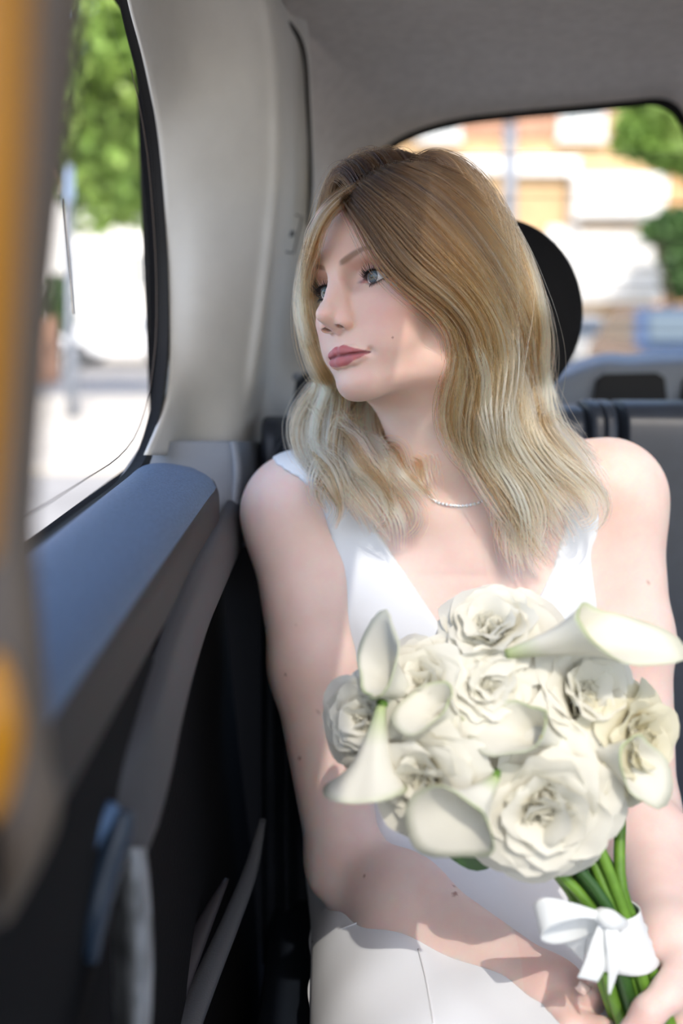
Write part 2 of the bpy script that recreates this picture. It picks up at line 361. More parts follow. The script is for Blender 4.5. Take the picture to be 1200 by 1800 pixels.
# parcel shelf with its two dark speaker openings
sh = empty('parcel_shelf', P(1100, 690, 1.6)); tag(sh, 'blue-grey moulded parcel shelf with dark recesses below the rear window', 'parcel shelf')
_rows = []
for t in np.linspace(0, 1, 12):
    x = 950 + t * 420
    top = 628 + 26 * max(0.0, (1075 - x) / 90.0) ** 1.6 if x < 1075 else 628 + 3 * (x - 1075) / 300 * 0 + max(0, (1160 - x)) * 0.05
    _rows.append([P(x, top - 8, 1.78), P(x, top, 1.71), P(x, top + 8, 1.64), P(x, top + 20, 1.60), P(x, 760, 1.585)])
loft('shelf_moulding', _rows, 24, 40, M_GREY, sh, 0.004)
for x0, x1 in ((1038, 1172), (1192, 1326)):
    o = [P(x0 + 8, 668, 1.592), P(x0 + 22, 657, 1.592), P(x1 - 20, 655, 1.592), P(x1 - 6, 664, 1.592), P(x1, 720, 1.582), P(x0, 720, 1.582)]
    r = prism('speaker_recess', o, (0, -0.006, 0), M_BLACK, sh)

# rear bench: navy leather back panels, piping, cushion, black head restraint
seat = empty('rear_bench', (0.45, 1.2, 0.45)); tag(seat, 'navy leather rear bench with stitched back panels and black head restraint', 'car seat')
def back_panel(x0, x1, ztop, m, d0=1.17, lean=0.16, name='back_panel', bulge=0.012):
    rows = []
    zs = [(0.40, 0.0), (0.60, 0.0), (0.80, 0.0), (0.95, 0.0), (ztop - 0.035, 0.0), (ztop - 0.010, 0.010), (ztop, 0.035), (ztop - 0.004, 0.075), (ztop - 0.05, 0.095), (ztop - 0.3, 0.10)]
    for x, off in ((x0, 0.02), (x0 + 0.006, 0.004), (x0 + 0.02, 0.0), ((x0 + x1) / 2, -bulge), (x1 - 0.02, 0.0), (x1 - 0.006, 0.004), (x1, 0.02)):
        rows.append([np.array((x, d0 + (z - 0.8) * lean + dd + (off if dd < 0.05 else 0), z - (0.004 if off > 0.01 else 0))) for z, dd in zs])
    return loft(name, rows, 40, 24, m, seat)
zt = P(1100, 706, 1.26)[2]
xa, xb, xc = P(1033, 706, 1.23)[0], P(1090, 706, 1.23)[0], 1.0
back_panel(-0.035, xa, zt - 0.006, M_NAVY); back_panel(xa, xb, zt, M_NAVY); back_panel(xb, 0.62, zt, M_NAVY); back_panel(0.62, 1.30, zt, M_NAVY)
back_panel(-0.10, -0.035, zt - 0.02, M_NAVYD, d0=1.16, name='side_bolster', bulge=0.02)
tube('piping', [P(474, 842, 1.17), P(479, 810, 1.175), P(490, 785, 1.18), P(506, 768, 1.185), P(528, 757, 1.19)], 0.0022, M_NAVYD, seat, 8, 24)
bm_obj('seat_cushion', box_bm((0.60, 0.93, 0.405), (1.38, 0.56, 0.16), bevel=0.04, seg=4), M_NAVYD, seat, True)
# head restraint
hr = []
_hc = P(862, 556, 1.24)
V, F = [], []
nu, nv = 40, 28
for i in range(nv + 1):
    ph = math.pi * i / nv; 
    for j in range(nu):
        th = 2 * math.pi * j / nu
        sx = math.copysign(abs(math.sin(ph)) ** 0.85 * abs(math.cos(th)) ** 0.8, math.cos(th)); sy = math.copysign(abs(math.sin(ph)) ** 0.8 * abs(math.sin(th)) ** 0.9, math.sin(th)); sz = math.copysign(abs(math.cos(ph)) ** 0.9, math.cos(ph))
        w = 0.112 * (1.0 - 0.22 * max(0, -sz) ** 1.5 - 0.10 * max(0, sz) ** 2)
        V.append(_hc + np.array((sx * w, sy * 0.045 + sz * 0.02, sz * 0.118)))
F = [(i * nu + j, i * nu + (j + 1) % nu, (i + 1) * nu + (j + 1) % nu, (i + 1) * nu + j) for i in range(nv) for j in range(nu)]
hd = mesh_obj('head_restraint', V, F, M_HEADREST, seat)
for dx in (-0.05, 0.05):
    tube('restraint_post', [_hc + np.array((dx, 0.0, -0.08)), _hc + np.array((dx, 0.01, -0.2))], 0.006, M_BLACK, hd, 8)
# belt guide tower at the left shoulder of the bench
bt = empty('belt_guide', P(540, 760, 1.32)); tag(bt, 'dark plastic seat belt guide at outer corner of the bench', 'belt guide')
prism('guide_body', [P(520, 668, 1.33), P(535, 658, 1.33), P(620, 655, 1.33), P(620, 800, 1.31), P(470, 800, 1.29), P(492, 740, 1.30), P(510, 735, 1.31)], (0, 0.05, 0), M_NAVYD, bt)
bm_obj('guide_corner', box_bm(P(521, 662, 1.325), (0.010, 0.02, 0.009), bevel=0.003), M_GREY, bt, True)

# near foreground: partition pillar with the yellow grab rail
pp = S(loft('trim_5', [[P(-160, y, 0.36), P(-20, y, 0.325), P(x - 22, y, 0.318), P(x, y, 0.335), P(x - 4, y, 0.38)] for x, y in ((158, -60), (138, 120), (118, 300), (100, 460), (82, 650), (66, 860), (62, 960), (74, 1120), (84, 1260), (92, 1350), (104, 1390), (98, 1450), (64, 1530), (20, 1610), (-30, 1700))], 24, 60, M_BEIGE))
gr = empty('grab_rail', P(0, 700, 0.28)); tag(gr, 'yellow grab rail on the near partition at left edge of view', 'grab rail')
tube('rail', [P(0, -160, 0.262), P(-6, 60, 0.262), P(-14, 260, 0.262), P(-28, 500, 0.262), P(-44, 760, 0.262), P(-66, 980, 0.262)], 0.0085, M_YEL, gr, 16, 40)
V, F = tube_np([P(-6, 1150, 0.29), P(-2, 1200, 0.285), P(0, 1290, 0.283), P(-4, 1390, 0.285), P(-12, 1440, 0.29)], [0.002, 0.0045, 0.0065, 0.0045, 0.002], 14, 20)
mesh_obj('rail_foot', V, F, M_YEL, gr)
# ------------------------------------------------------------------ the street outside
ROAD = -0.35
def PG(px, py, d): return P(px, py, d)
def ground_d(py):                                          # distance at which a pixel row meets the road
    v = (900 - py) / 1750.0; return (ROAD - CAMZ) / ((-SP + v * CP) / (CP + v * SP))
M_ROAD = mat('asphalt', (0.30, 0.29, 0.275), 0.9, 0.2, var=0.15, var_scale=1.5, bump=0.3, bump_scale=40)
M_PAVE = mat('paving', (0.50, 0.46, 0.40), 0.9, 0.2, var=0.12, var_scale=2.0)
M_BRICK = mat('stock_brick', (0.52, 0.36, 0.20), 0.9, 0.2, var=0.15, var_scale=3.0)
M_RENDER = mat('white_render', (0.80, 0.79, 0.76), 0.8, 0.2, var=0.03, var_scale=1.0)
M_RED = mat('red_brick', (0.42, 0.24, 0.16), 0.9, 0.2, var=0.15, var_scale=3.0)
M_PANE = mat('house_glass', (0.10, 0.13, 0.15), 0.08, 0.5)
M_PANEL = mat('net_curtain', (0.50, 0.55, 0.56), 0.35, 0.4)
M_ROOF = mat('slate', (0.14, 0.13, 0.14), 0.8)
M_LEAF = mat('leaves', (0.14, 0.26, 0.04), 0.5, 0.4, col2=(0.30, 0.42, 0.09), var_scale=1.3)
M_LEAFD = mat('dark_leaves', (0.035, 0.085, 0.025), 0.5, 0.4, col2=(0.08, 0.16, 0.04), var_scale=1.3)
M_BARK = mat('bark', (0.09, 0.07, 0.055), 0.9, 0.2, bump=0.5, bump_scale=15)
M_POST = mat('grey_post', (0.20, 0.22, 0.25), 0.5, 0.4, 0.3)

def slab(name, x0, x1, y0, y1, z0, z1, m): return S(bm_obj(name, box_bm(((x0 + x1) / 2, (y0 + y1) / 2, (z0 + z1) / 2), (x1 - x0, y1 - y0, z1 - z0)), m))
slab('road', -60, 60, -40, 90, ROAD - 0.2, ROAD, M_ROAD)
slab('pavement', -14, -1.9, 9.5, 17.5, ROAD, ROAD + 0.06, M_PAVE)
slab('pavement_far', -40, 40, 31.0, 40.0, ROAD, ROAD + 0.1, M_PAVE)

def tree(label, base, trunk_h, crown, n, m, seed, group, leaf=0.13):
    r = np.random.default_rng(seed)
    t = empty('street_tree', base); tag(t, label, 'tree', group)
    b = np.array(base)
    tk = [b + (0, 0, 0), b + (0.05, 0.0, trunk_h * 0.5), b + (0.0, 0.05, trunk_h), b + (0.02, 0, trunk_h * 1.4)]
    tube('trunk', tk, [0.16, 0.13, 0.11, 0.06], M_BARK, t, 10, 12)
    for k in range(5):
        a = r.uniform(0, 6.28); c = crown[int(r.integers(len(crown)))]
        tube('branch', [b + (0, 0, trunk_h * 0.9), b + np.array((math.cos(a) * 0.4, math.sin(a) * 0.4, trunk_h * 1.25)), np.array(c[:3]) + r.normal(0, 0.2, 3)], [0.07, 0.05, 0.02], M_BARK, t, 7, 8)
    w = np.array([c[3] ** 2 for c in crown]); pick = r.choice(len(crown), n, p=w / w.sum())
    C = np.array([c[:3] for c in crown])[pick]; R = np.array([c[3] for c in crown])[pick]
    d = r.normal(size=(n, 3)); d /= np.linalg.norm(d, axis=1)[:, None]
    cl = C + d * (R * r.uniform(0.35, 1.0, n) ** 0.6)[:, None]
    a = r.normal(size=(n, 3)); a /= np.linalg.norm(a, axis=1)[:, None]; bb = np.cross(a, r.normal(size=(n, 3))); bb /= np.linalg.norm(bb, axis=1)[:, None]
    s = leaf * r.uniform(0.6, 1.3, n)[:, None]
    V = np.stack([cl - a * s, cl + bb * s * 0.55, cl + a * s, cl - bb * s * 0.55], 1).reshape(-1, 3)
    F = np.arange(4 * n).reshape(-1, 4)
    f = mesh_obj('foliage', V, F, m, t, False); tag(f, kind='stuff')
    return t
_c = P(210, 170, 13.0)
tree('tall plane tree with bright sunlit leaves outside the side window', (-6.3, 17.6, ROAD), 2.6, [(*P(140, 60, 17), 1.4), (*P(215, 170, 16.5), 1.2), (*P(195, 290, 17), 1.0), (*P(120, 230, 17.5), 1.3), (*P(250, 40, 16), 1.2), (*P(235, 320, 17), 0.75), (*P(160, 360, 17), 0.5), (*P(60, 150, 17), 1.3)], 4200, M_LEAF, 3, 'street trees', 0.16)
tree('leafy tree beside the brick houses seen at right of rear window', (*P(1232, 640, 20)[:2], ROAD), 3.4, [(*P(1150, 225, 20), 0.75), (*P(1195, 240, 20), 0.8), (*P(1112, 240, 20), 0.45), (*P(1180, 200, 20), 0.55), (*P(1240, 250, 20), 0.8)], 2600, M_LEAF, 5, 'street trees', 0.15)
tree('dark ivy-like tree low beside the parked blue car', (*P(1190, 640, 25)[:2], ROAD), 1.2, [(*P(1185, 400, 25), 0.55), (*P(1190, 450, 25), 0.5), (*P(1200, 490, 25), 0.55), (*P(1150, 405, 25), 0.35)], 2200, M_LEAFD, 6, 'street trees', 0.13)
_hd = P(100, 520, 24)
hg = tree('rounded dark green hedge by the pale houses outside side window', (_hd[0], 24.5, ROAD), 0.5, [(*P(95, 520, 24.5), 0.55), (*P(75, 560, 24.5), 0.5), (*P(110, 560, 24.5), 0.4)], 1500, M_LEAFD, 8, 'street trees', 0.1)
hg.name = 'hedge'; hg['category'] = 'hedge'; del hg['group']

def window(parent, xc, zc, w, h, y, bars=(1, 1), pane=None, name='window'):
    fr = bmesh.new(); t = 0.09
    for c, s in (((xc, y, zc + h / 2), (w + t, 0.14, t)), ((xc, y, zc - h / 2), (w + t * 2, 0.22, t)), ((xc - w / 2, y, zc), (t, 0.14, h)), ((xc + w / 2, y, zc), (t, 0.14, h))): box_bm(c, s, bm=fr)
    for k in range(bars[0]): box_bm((xc - w / 2 + w * (k + 1) / (bars[0] + 1), y, zc), (0.06, 0.10, h), bm=fr)
    for k in range(bars[1]): box_bm((xc, y, zc - h / 2 + h * (k + 1) / (bars[1] + 1)), (w, 0.10, 0.06), bm=fr)
    f = bm_obj(name, fr, M_RENDER, parent)
    bm_obj('pane', box_bm((xc, y + 0.04, zc), (w, 0.02, h)), pane or M_PANEL, f)
    return f
# brick houses behind
YB = 27.0
def bx(px, py): p = P(px, py, YB); return p[0], p[2]
h1 = empty('brick_house', (5, YB, ROAD)); tag(h1, 'sunlit yellow brick terrace with white bay windows behind the cab', 'house')
x0 = bx(520, 300)[0]; x1 = bx(1165, 300)[0]; zt_ = bx(800, 120)[1]
bm_obj('wall', box_bm(((x0 + x1) / 2, YB + 0.6, (ROAD + zt_) / 2), (x1 - x0, 1.0, zt_ - ROAD)), M_BRICK, h1)
bm_obj('roof', box_bm(((x0 + x1) / 2, YB + 2.5, zt_ + 1.0), (x1 - x0, 5.5, 0.15), rot=Euler((0.5, 0, 0))), M_ROOF, h1)
za, zb_ = bx(900, 240)[1], bx(900, 175)[1]
bm_obj('upper_wall', box_bm(((x0 + x1) / 2, YB + 0.08, (za + zt_) / 2), (x1 - x0, 0.1, zt_ - za)), M_RED, h1)
for (ax, ay, bx_, by) in ((735, 205, 805, 248), (985, 195, 1058, 246), (640, 215, 690, 260)):
    a_, b_ = bx(ax, ay), bx(bx_, by); window(h1, (a_[0] + b_[0]) / 2, (a_[1] + b_[1]) / 2, b_[0] - a_[0], a_[1] - b_[1], YB - 0.05)
for (ax, ay, bx_, by) in ((770, 277, 882, 306), (908, 276, 1014, 308), (1000, 308, 1155, 316)):
    a_, b_ = bx(ax, ay), bx(bx_, by); bm_obj('stone_band', box_bm(((a_[0] + b_[0]) / 2, YB - 0.05, (a_[1] + b_[1]) / 2), (b_[0] - a_[0], 0.25, a_[1] - b_[1])), M_RENDER, h1)
for (ax, ay, bx_, by) in ((1003, 312, 1156, 390), (1006, 412, 1150, 532)):
    a_, b_ = bx(ax, ay), bx(bx_, by); w = b_[0] - a_[0]; xc = (a_[0] + b_[0]) / 2; zc = (a_[1] + b_[1]) / 2; hh = a_[1] - b_[1]
    bm_obj('bay', box_bm((xc, YB - 0.25, zc), (w, 0.7, hh)), M_RENDER, h1)
    for k in range(3): window(h1, xc + (k - 1) * w * 0.3, zc + 0.03 * hh, w * 0.23, hh * 0.72, YB - 0.62, (0, 1))
a_, b_ = bx(960, 400), bx(1004, 640); bm_obj('door_surround', box_bm(((a_[0] + b_[0]) / 2, YB - 0.1, (a_[1] + ROAD) / 2), (b_[0] - a_[0], 0.35, a_[1] - ROAD)), M_RENDER, h1)
for (ax, ay, bx_, by) in ((640, 320, 700, 400), (770, 330, 850, 420)):
    a_, b_ = bx(ax, ay), bx(bx_, by); window(h1, (a_[0] + b_[0]) / 2, (a_[1] + b_[1]) / 2, b_[0] - a_[0], a_[1] - b_[1], YB - 0.05)
# next house to the right
h2 = empty('brick_house', (12, YB + 1, ROAD)); tag(h2, 'orange brick house half hidden by trees at far right', 'house')
bm_obj('wall', box_bm((bx(1345, 300)[0], YB + 1.2, 3.2), (5.0, 1.0, 7.2)), mat('orange_brick', (0.55, 0.33, 0.17), 0.9, 0.2, var=0.1, var_scale=3), h2)
a_ = bx(1215, 420); window(h2, a_[0], a_[1], 1.0, 1.6, YB + 0.6)
# white terrace seen through the side window
YW = 38.0
h3 = empty('white_terrace', (-12, YW, ROAD)); tag(h3, 'white rendered terrace across the street outside side window', 'house')
def wx(px, py): p = P(px, py, YW); return p[0], p[2]
xl, xr = -46.0, wx(420, 500)[0]
bm_obj('wall', box_bm(((xl + xr) / 2, YW + 0.5, 2.6), (xr - xl, 1.0, 5.9)), M_RENDER, h3)
bm_obj('upper_wall', box_bm(((xl + xr) / 2, YW + 0.6, 7.2), (xr - xl, 1.0, 3.4)), M_RED, h3)
bm_obj('roof', box_bm(((xl + xr) / 2, YW + 2.5, 9.8), (xr - xl, 5.5, 0.15), rot=Euler((0.5, 0, 0))), M_ROOF, h3)
for ax, ay, bx_, by in ((112, 440, 140, 500), (160, 445, 188, 505), (200, 448, 216, 530), (232, 445, 262, 505), (300, 445, 330, 505), (112, 330, 140, 390), (165, 330, 195, 390), (225, 330, 255, 390)):
    a_, b_ = wx(ax, ay), wx(bx_, by); window(h3, (a_[0] + b_[0]) / 2, (a_[1] + b_[1]) / 2, b_[0] - a_[0], a_[1] - b_[1], YW - 0.05, (1, 1), M_PANE)
for k in range(9):
    for zc in (1.6, 4.4): window(h3, -42.0 + 3.2 * k, zc, 1.0, 1.6, YW - 0.05, (1, 1), M_PANE)
for px in (150, 190, 222, 270):
    a_ = wx(px, 470); bm_obj('pilaster', box_bm((a_[0], YW - 0.12, 2.2), (0.3, 0.35, 5.1)), M_RENDER, h3)
# low garden wall left
gw = bm_obj('garden_wall', box_bm((P(60, 600, 22)[0] - 0.4, 22, 0.35), (1.7, 0.3, 1.4), bevel=0.02), M_RED); tag(gw, 'low red brick garden wall behind sign post', 'wall')

# sign post on the pavement
_b = P(128, 742, ground_d(742)); sp_ = empty('sign_post', (_b[0], _b[1], ROAD)); tag(sp_, 'slim grey sign post on the sunlit pavement', 'post')
tube('pole', [_b, P(121, 520, _b[1]), P(114, 290, _b[1])], 0.075, M_POST, sp_, 12, 6)
bm_obj('plate', box_bm(P(116, 325, _b[1]) + (0, -0.09, 0), (0.22, 0.02, 0.42), bevel=0.005), mat('blue_plate', (0.22, 0.30, 0.42), 0.4), sp_)
_b = P(893, 600, 16); lp = empty('street_lamp', (_b[0], 16, ROAD)); tag(lp, 'grey lamp column seen above the woman through rear window', 'street lamp')
tube('column', [(_b[0], 16, ROAD), (_b[0], 16, 1.0), (P(896, 220, 16))], [0.13, 0.11, 0.10], M_POST, lp, 12, 6)
_t = P(896, 220, 16); tube('arm', [_t, _t + (0.0, 0, 2.0), _t + (0.4, 0, 2.4), _t + (1.0, 0, 2.45)], [0.08, 0.07, 0.05, 0.05], M_POST, lp, 10, 14)
bm_obj('lantern', box_bm(_t + (1.25, 0, 2.45), (0.6, 0.25, 0.14), bevel=0.04), M_POST, lp)

# parked cars
def car(label, loc, rz, col, L=4.2, suv=False, over=0.85):
    e = empty('parked_car', loc); tag(e, label, 'car', 'parked cars')
    m = mat('car_paint', col, 0.25, 0.5, coat=0.6); H = 1.62 if suv else 1.45; Wd = 1.78
    prof = [(-L/2, .32), (-L/2 - .02, .55), (-L/2 + .10, .82), (-L/2 + 1.05, .96), (L/2 - .35, 1.0), (L/2, .86), (L/2 + .02, .5), (L/2 - .05, .3)]
    cab = [(-L/2 + .95, .95), (-L/2 + 1.65, H - .05), (-L/2 + 2.1, H), (L/2 - .95, H - .03), (L/2 - .25, .98)]
    R = Matrix.Translation(Vector(loc)) @ Matrix.Rotation(rz, 4, 'Z')
    def pr(name, pts, w, mm, dz=0, taper=1.0, parent=e):
        n = len(pts); V = []
        for sgn in (-1, 1):
            for x, z in pts:
                ww = w / 2 * (taper if z > 1.1 else 1.0); V.append(R @ Vector((x, sgn * ww, z)))
        F = [tuple(range(n))[::-1], tuple(range(n, 2 * n))] + [(i, (i + 1) % n, n + (i + 1) % n, n + i) for i in range(n)]
        o = mesh_obj(name, V, F, mm, parent, False); bm = bmesh.new(); bm.from_mesh(o.data); bmesh.ops.recalc_face_normals(bm, faces=bm.faces)
        bmesh.ops.bevel(bm, geom=list(bm.edges), offset=0.03, segments=2, affect='EDGES'); bm.to_mesh(o.data); bm.free(); return o
    pr('body', prof, Wd, m); pr('cabin', cab, Wd - 0.1, m, taper=0.8)
    g = 0.12
    side = [(-L/2 + 1.15, 1.0), (-L/2 + 1.72, H - .14), (L/2 - 1.05, H - .14), (L/2 - .45, 1.02)]
    pr('side_glass', side, Wd - 0.08, M_PANE, taper=0.84)
    for sx, sz, xx in ((1, 0, -L/2 + 1.28), (-1, 0, L/2 - .62)):
        q = [R @ Vector((xx - sx * .27, -.62, 1.02)), R @ Vector((xx + sx * .22, -.50, H - .13)), R @ Vector((xx + sx * .22, .50, H - .13)), R @ Vector((xx - sx * .27, .62, 1.02))]
        o_ = (R.to_3x3() @ Vector((-sx * .05, 0, .02))); prism('windscreen', [np.array(v) for v in q], np.array(o_), M_PANE, e)
    for x in (-L/2 + over, L/2 - over):
        for y in (-Wd/2 + .02, Wd/2 - .02):
            b = bmesh.new(); bmesh.ops.create_cone(b, cap_ends=True, segments=20, radius1=.33, radius2=.33, depth=.2)
            bmesh.ops.transform(b, matrix=R @ Matrix.Translation((x, y, .33)) @ Matrix.Rotation(math.pi/2, 4, 'X'), verts=b.verts)
            w = bm_obj('wheel', b, M_BLACK, e)
            b = bmesh.new(); bmesh.ops.create_cone(b, cap_ends=True, segments=16, radius1=.2, radius2=.2, depth=.22)
            bmesh.ops.transform(b, matrix=R @ Matrix.Translation((x, y, .33)) @ Matrix.Rotation(math.pi/2, 4, 'X'), verts=b.verts)
            bm_obj('hubcap', b, mat('alloy', (.25, .26, .28), .3, .5, .8) if 'alloy' not in bpy.data.materials else bpy.data.materials['alloy'], w)
    for y in (-.66, .66):
        bm_obj('headlamp', box_bm(R @ Vector((-L/2 - .0, y, .68)), (.1, .3, .14), rot=Euler((0, 0, rz)), bevel=.03), mat('lamp_glass', (.7, .72, .75), .1), e)
        bm_obj('tail_lamp', box_bm(R @ Vector((L/2 - .02, y, .8)), (.1, .3, .18), rot=Euler((0, 0, rz)), bevel=.03), mat('red_lamp', (.6, .04, .03), .2), e)
    return e
car('white hatchback parked side-on across the street outside side window', (-6.1, 28.5, ROAD), 0, (.78, .79, .80), 4.2, over=1.0)
car('dark blue car parked nose-on behind the cab at right', (*P(1165, 620, 18.5)[:2], ROAD), math.pi / 2, (.05, .08, .15), 4.2, True)
car('silver car parked at an angle further back beyond the blue car', (*P(1000, 620, 24.0)[:2], ROAD), math.pi / 2 + .35, (.55, .54, .5), 4.0)
# ------------------------------------------------------------------ implicit-surface modelling for the figure
def smin(a, b, k):
    if k <= 0: return np.minimum(a, b)
    h = np.maximum(k - np.abs(a - b), 0) / k
    return np.minimum(a, b) - h * h * k * 0.25
def smax(a, b, k): return -smin(-a, -b, k)
def d_cone(X, Y, Z, a, b, ra, rb):
    ab = b - a; L2 = float(ab @ ab) + 1e-12
    px, py, pz = X - a[0], Y - a[1], Z - a[2]
    t = np.clip((px * ab[0] + py * ab[1] + pz * ab[2]) / L2, 0, 1)
    return np.sqrt((px - t * ab[0]) ** 2 + (py - t * ab[1]) ** 2 + (pz - t * ab[2]) ** 2) - (ra + (rb - ra) * t)
def d_ell(X, Y, Z, c, r, R):
    px, py, pz = X - c[0], Y - c[1], Z - c[2]
    q = [px * R[0, i] + py * R[1, i] + pz * R[2, i] for i in range(3)]
    k0 = np.sqrt(sum((q[i] / r[i]) ** 2 for i in range(3))); k1 = np.sqrt(sum((q[i] / r[i] ** 2) ** 2 for i in range(3))) + 1e-9
    return k0 * (k0 - 1) / k1
I3 = np.eye(3)
class Prim:
    def __init__(s, kind, pts, r, k=0.0, op='+', R=I3, fn=None): s.kind, s.pts, s.r, s.k, s.op, s.R, s.fn = kind, np.atleast_2d(np.array(pts, float)), r, k, op, R, fn
def field(prims, org, h, dims, Rg=I3, tg=np.zeros(3)):
    """signed distance on a grid whose frame is world = Rg @ local + tg"""
    ax = [(org[i] + h * np.arange(dims[i])).astype(np.float32) for i in range(3)]
    F = np.full(dims, 0.5, np.float32)
    for p in prims:
        lp = (p.pts - tg) @ Rg; rm = float(np.max(p.r)); pad = rm + p.k + 3 * h
        lo = [max(0, int(math.floor((lp[:, i].min() - pad - org[i]) / h))) for i in range(3)]
        hi = [min(dims[i], int(math.ceil((lp[:, i].max() + pad - org[i]) / h)) + 1) for i in range(3)]
        if any(hi[i] - lo[i] < 1 for i in range(3)): continue
        sl = tuple(slice(lo[i], hi[i]) for i in range(3))
        X = ax[0][sl[0]][:, None, None]; Y = ax[1][sl[1]][None, :, None]; Z = ax[2][sl[2]][None, None, :]
        if p.kind == 'c': d = d_cone(X, Y, Z, lp[0], lp[1], p.r[0], p.r[1])
        elif p.kind == 'e': d = d_ell(X, Y, Z, lp[0], p.r, Rg.T @ p.R)
        else: d = p.fn(X, Y, Z)
        F[sl] = smin(F[sl], d, p.k) if p.op == '+' else smax(F[sl], -d, p.k)
    return F
def surface_nets(F, org, h):
    s = F < 0
    c = [s[i:s.shape[0] - 1 + i, j:s.shape[1] - 1 + j, k:s.shape[2] - 1 + k] for i in (0, 1) for j in (0, 1) for k in (0, 1)]
    n = np.zeros(c[0].shape, np.int8)
    for a in c: n += a
    act = (n > 0) & (n < 8); I = np.argwhere(act)
    vid = np.full(act.shape, -1, np.int32); vid[act] = np.arange(len(I))
    off = np.array([(i, j, k) for i in (0, 1) for j in (0, 1) for k in (0, 1)])
    val = np.stack([F[I[:, 0] + o[0], I[:, 1] + o[1], I[:, 2] + o[2]] for o in off], 1)
    acc = np.zeros((len(I), 3)); cnt = np.zeros(len(I))
    for a in range(8):
        for b in range(a + 1, 8):
            if np.abs(off[a] - off[b]).sum() != 1: continue
            m = (val[:, a] < 0) != (val[:, b] < 0)
            t = val[m, a] / (val[m, a] - val[m, b]); acc[m] += off[a] + (off[b] - off[a]) * t[:, None]; cnt[m] += 1
    V = org + h * (I + acc / cnt[:, None])
    Fc = []
    for axn in range(3):
        o = [0, 0, 0]; o[axn] = 1
        a = s[tuple(slice(0, s.shape[q] - (1 if q == axn else 0)) for q in range(3))]; b = s[tuple(slice(1 if q == axn else 0, None) for q in range(3))]
        E = np.argwhere(a != b); u, w = (axn + 1) % 3, (axn + 2) % 3
        E = E[(E[:, u] > 0) & (E[:, w] > 0) & (E[:, u] < s.shape[u] - 1) & (E[:, w] < s.shape[w] - 1)]
        def cell(du, dw):
            q = E.copy(); q[:, u] += du; q[:, w] += dw; return vid[q[:, 0], q[:, 1], q[:, 2]]
        Q = np.stack([cell(-1, -1), cell(0, -1), cell(0, 0), cell(-1, 0)], 1)
        flip = ~a[E[:, 0], E[:, 1], E[:, 2]]; Q[flip] = Q[flip][:, ::-1]; Fc.append(Q)
    return V, np.vstack(Fc)
def tri(F, org, h, V):
    g = (V - org) / h; g = np.clip(g, 0, np.array(F.shape) - 1.001); i = g.astype(int); t = g - i; out = 0
    for a in (0, 1):
        for b in (0, 1):
            for c in (0, 1):
                w = (t[:, 0] if a else 1 - t[:, 0]) * (t[:, 1] if b else 1 - t[:, 1]) * (t[:, 2] if c else 1 - t[:, 2])
                out = out + w * F[i[:, 0] + a, i[:, 1] + b, i[:, 2] + c]
    return out
def normals(F, org, h, V):
    N = np.stack([tri(F, org, h, V + e) - tri(F, org, h, V - e) for e in np.eye(3) * h * 0.8], 1)
    return N / (np.linalg.norm(N, axis=1)[:, None] + 1e-9)
def fast_mesh(name, V, Q, mat_, parent, N=None):
    me = bpy.data.meshes.new(name); me.vertices.add(len(V)); me.vertices.foreach_set('co', np.ascontiguousarray(V, np.float32).ravel())
    k = Q.shape[1]
    me.loops.add(len(Q) * k); me.polygons.add(len(Q)); me.loops.foreach_set('vertex_index', np.ascontiguousarray(Q, np.int32).ravel())
    me.polygons.foreach_set('loop_start', np.arange(0, len(Q) * k, k, dtype=np.int32)); me.polygons.foreach_set('loop_total', np.full(len(Q), k, np.int32))
    me.polygons.foreach_set('use_smooth', np.ones(len(Q), bool)); me.update(calc_edges=True)
    if N is not None: me.normals_split_custom_set_from_vertices(N.astype(np.float32))
    me.materials.append(mat_)
    return link(bpy.data.objects.new(name, me), parent)

# ------------------------------------------------------------------ head frame (x her left, y up, z where the nose points; millimetres from the nose bridge)
def rotm(ya, pi, ro):
    cy, sy, cx, sx, cz, sz = math.cos(ya), math.sin(ya), math.cos(pi), math.sin(pi), math.cos(ro), math.sin(ro)
    return np.array([[1, 0, 0], [0, 0, -1], [0, 1, 0]], float) @ np.array([[cy, 0, sy], [0, 1, 0], [-sy, 0, cy]]) @ np.array([[1, 0, 0], [0, cx, -sx], [0, sx, cx]]) @ np.array([[cz, -sz, 0], [sz, cz, 0], [0, 0, 1]])
HR = rotm(*np.radians((-46.2, -3.3, 11.75))); HT = np.array((-0.004, 0.9157, 0.0294 + CAMZ))
def H(x, y, z): return HR @ (np.array((x, y, z), float) / 1000) + HT
HEAD = []
def hE(c, r, k=0, op='+', mirror=False, rot=None):
    for sx in ((1, -1) if mirror else (1,)):
        R0 = I3
        if rot is not None: R0 = np.array(Euler([math.radians(a) for a in (rot[0], rot[1] * sx, rot[2] * sx)]).to_matrix())
        HEAD.append(Prim('e', H(c[0] * sx, c[1], c[2]), np.array(r) / 1000, k / 1000, op, HR @ R0))
def hC(a, b, ra, rb, k=0, op='+', mirror=False):
    for sx in ((1, -1) if mirror else (1,)):
        HEAD.append(Prim('c', [H(a[0] * sx, a[1], a[2]), H(b[0] * sx, b[1], b[2])], (ra / 1000, rb / 1000), k / 1000, op))
EYE = (30.8, -6.0, -24.0); ER = 12.0
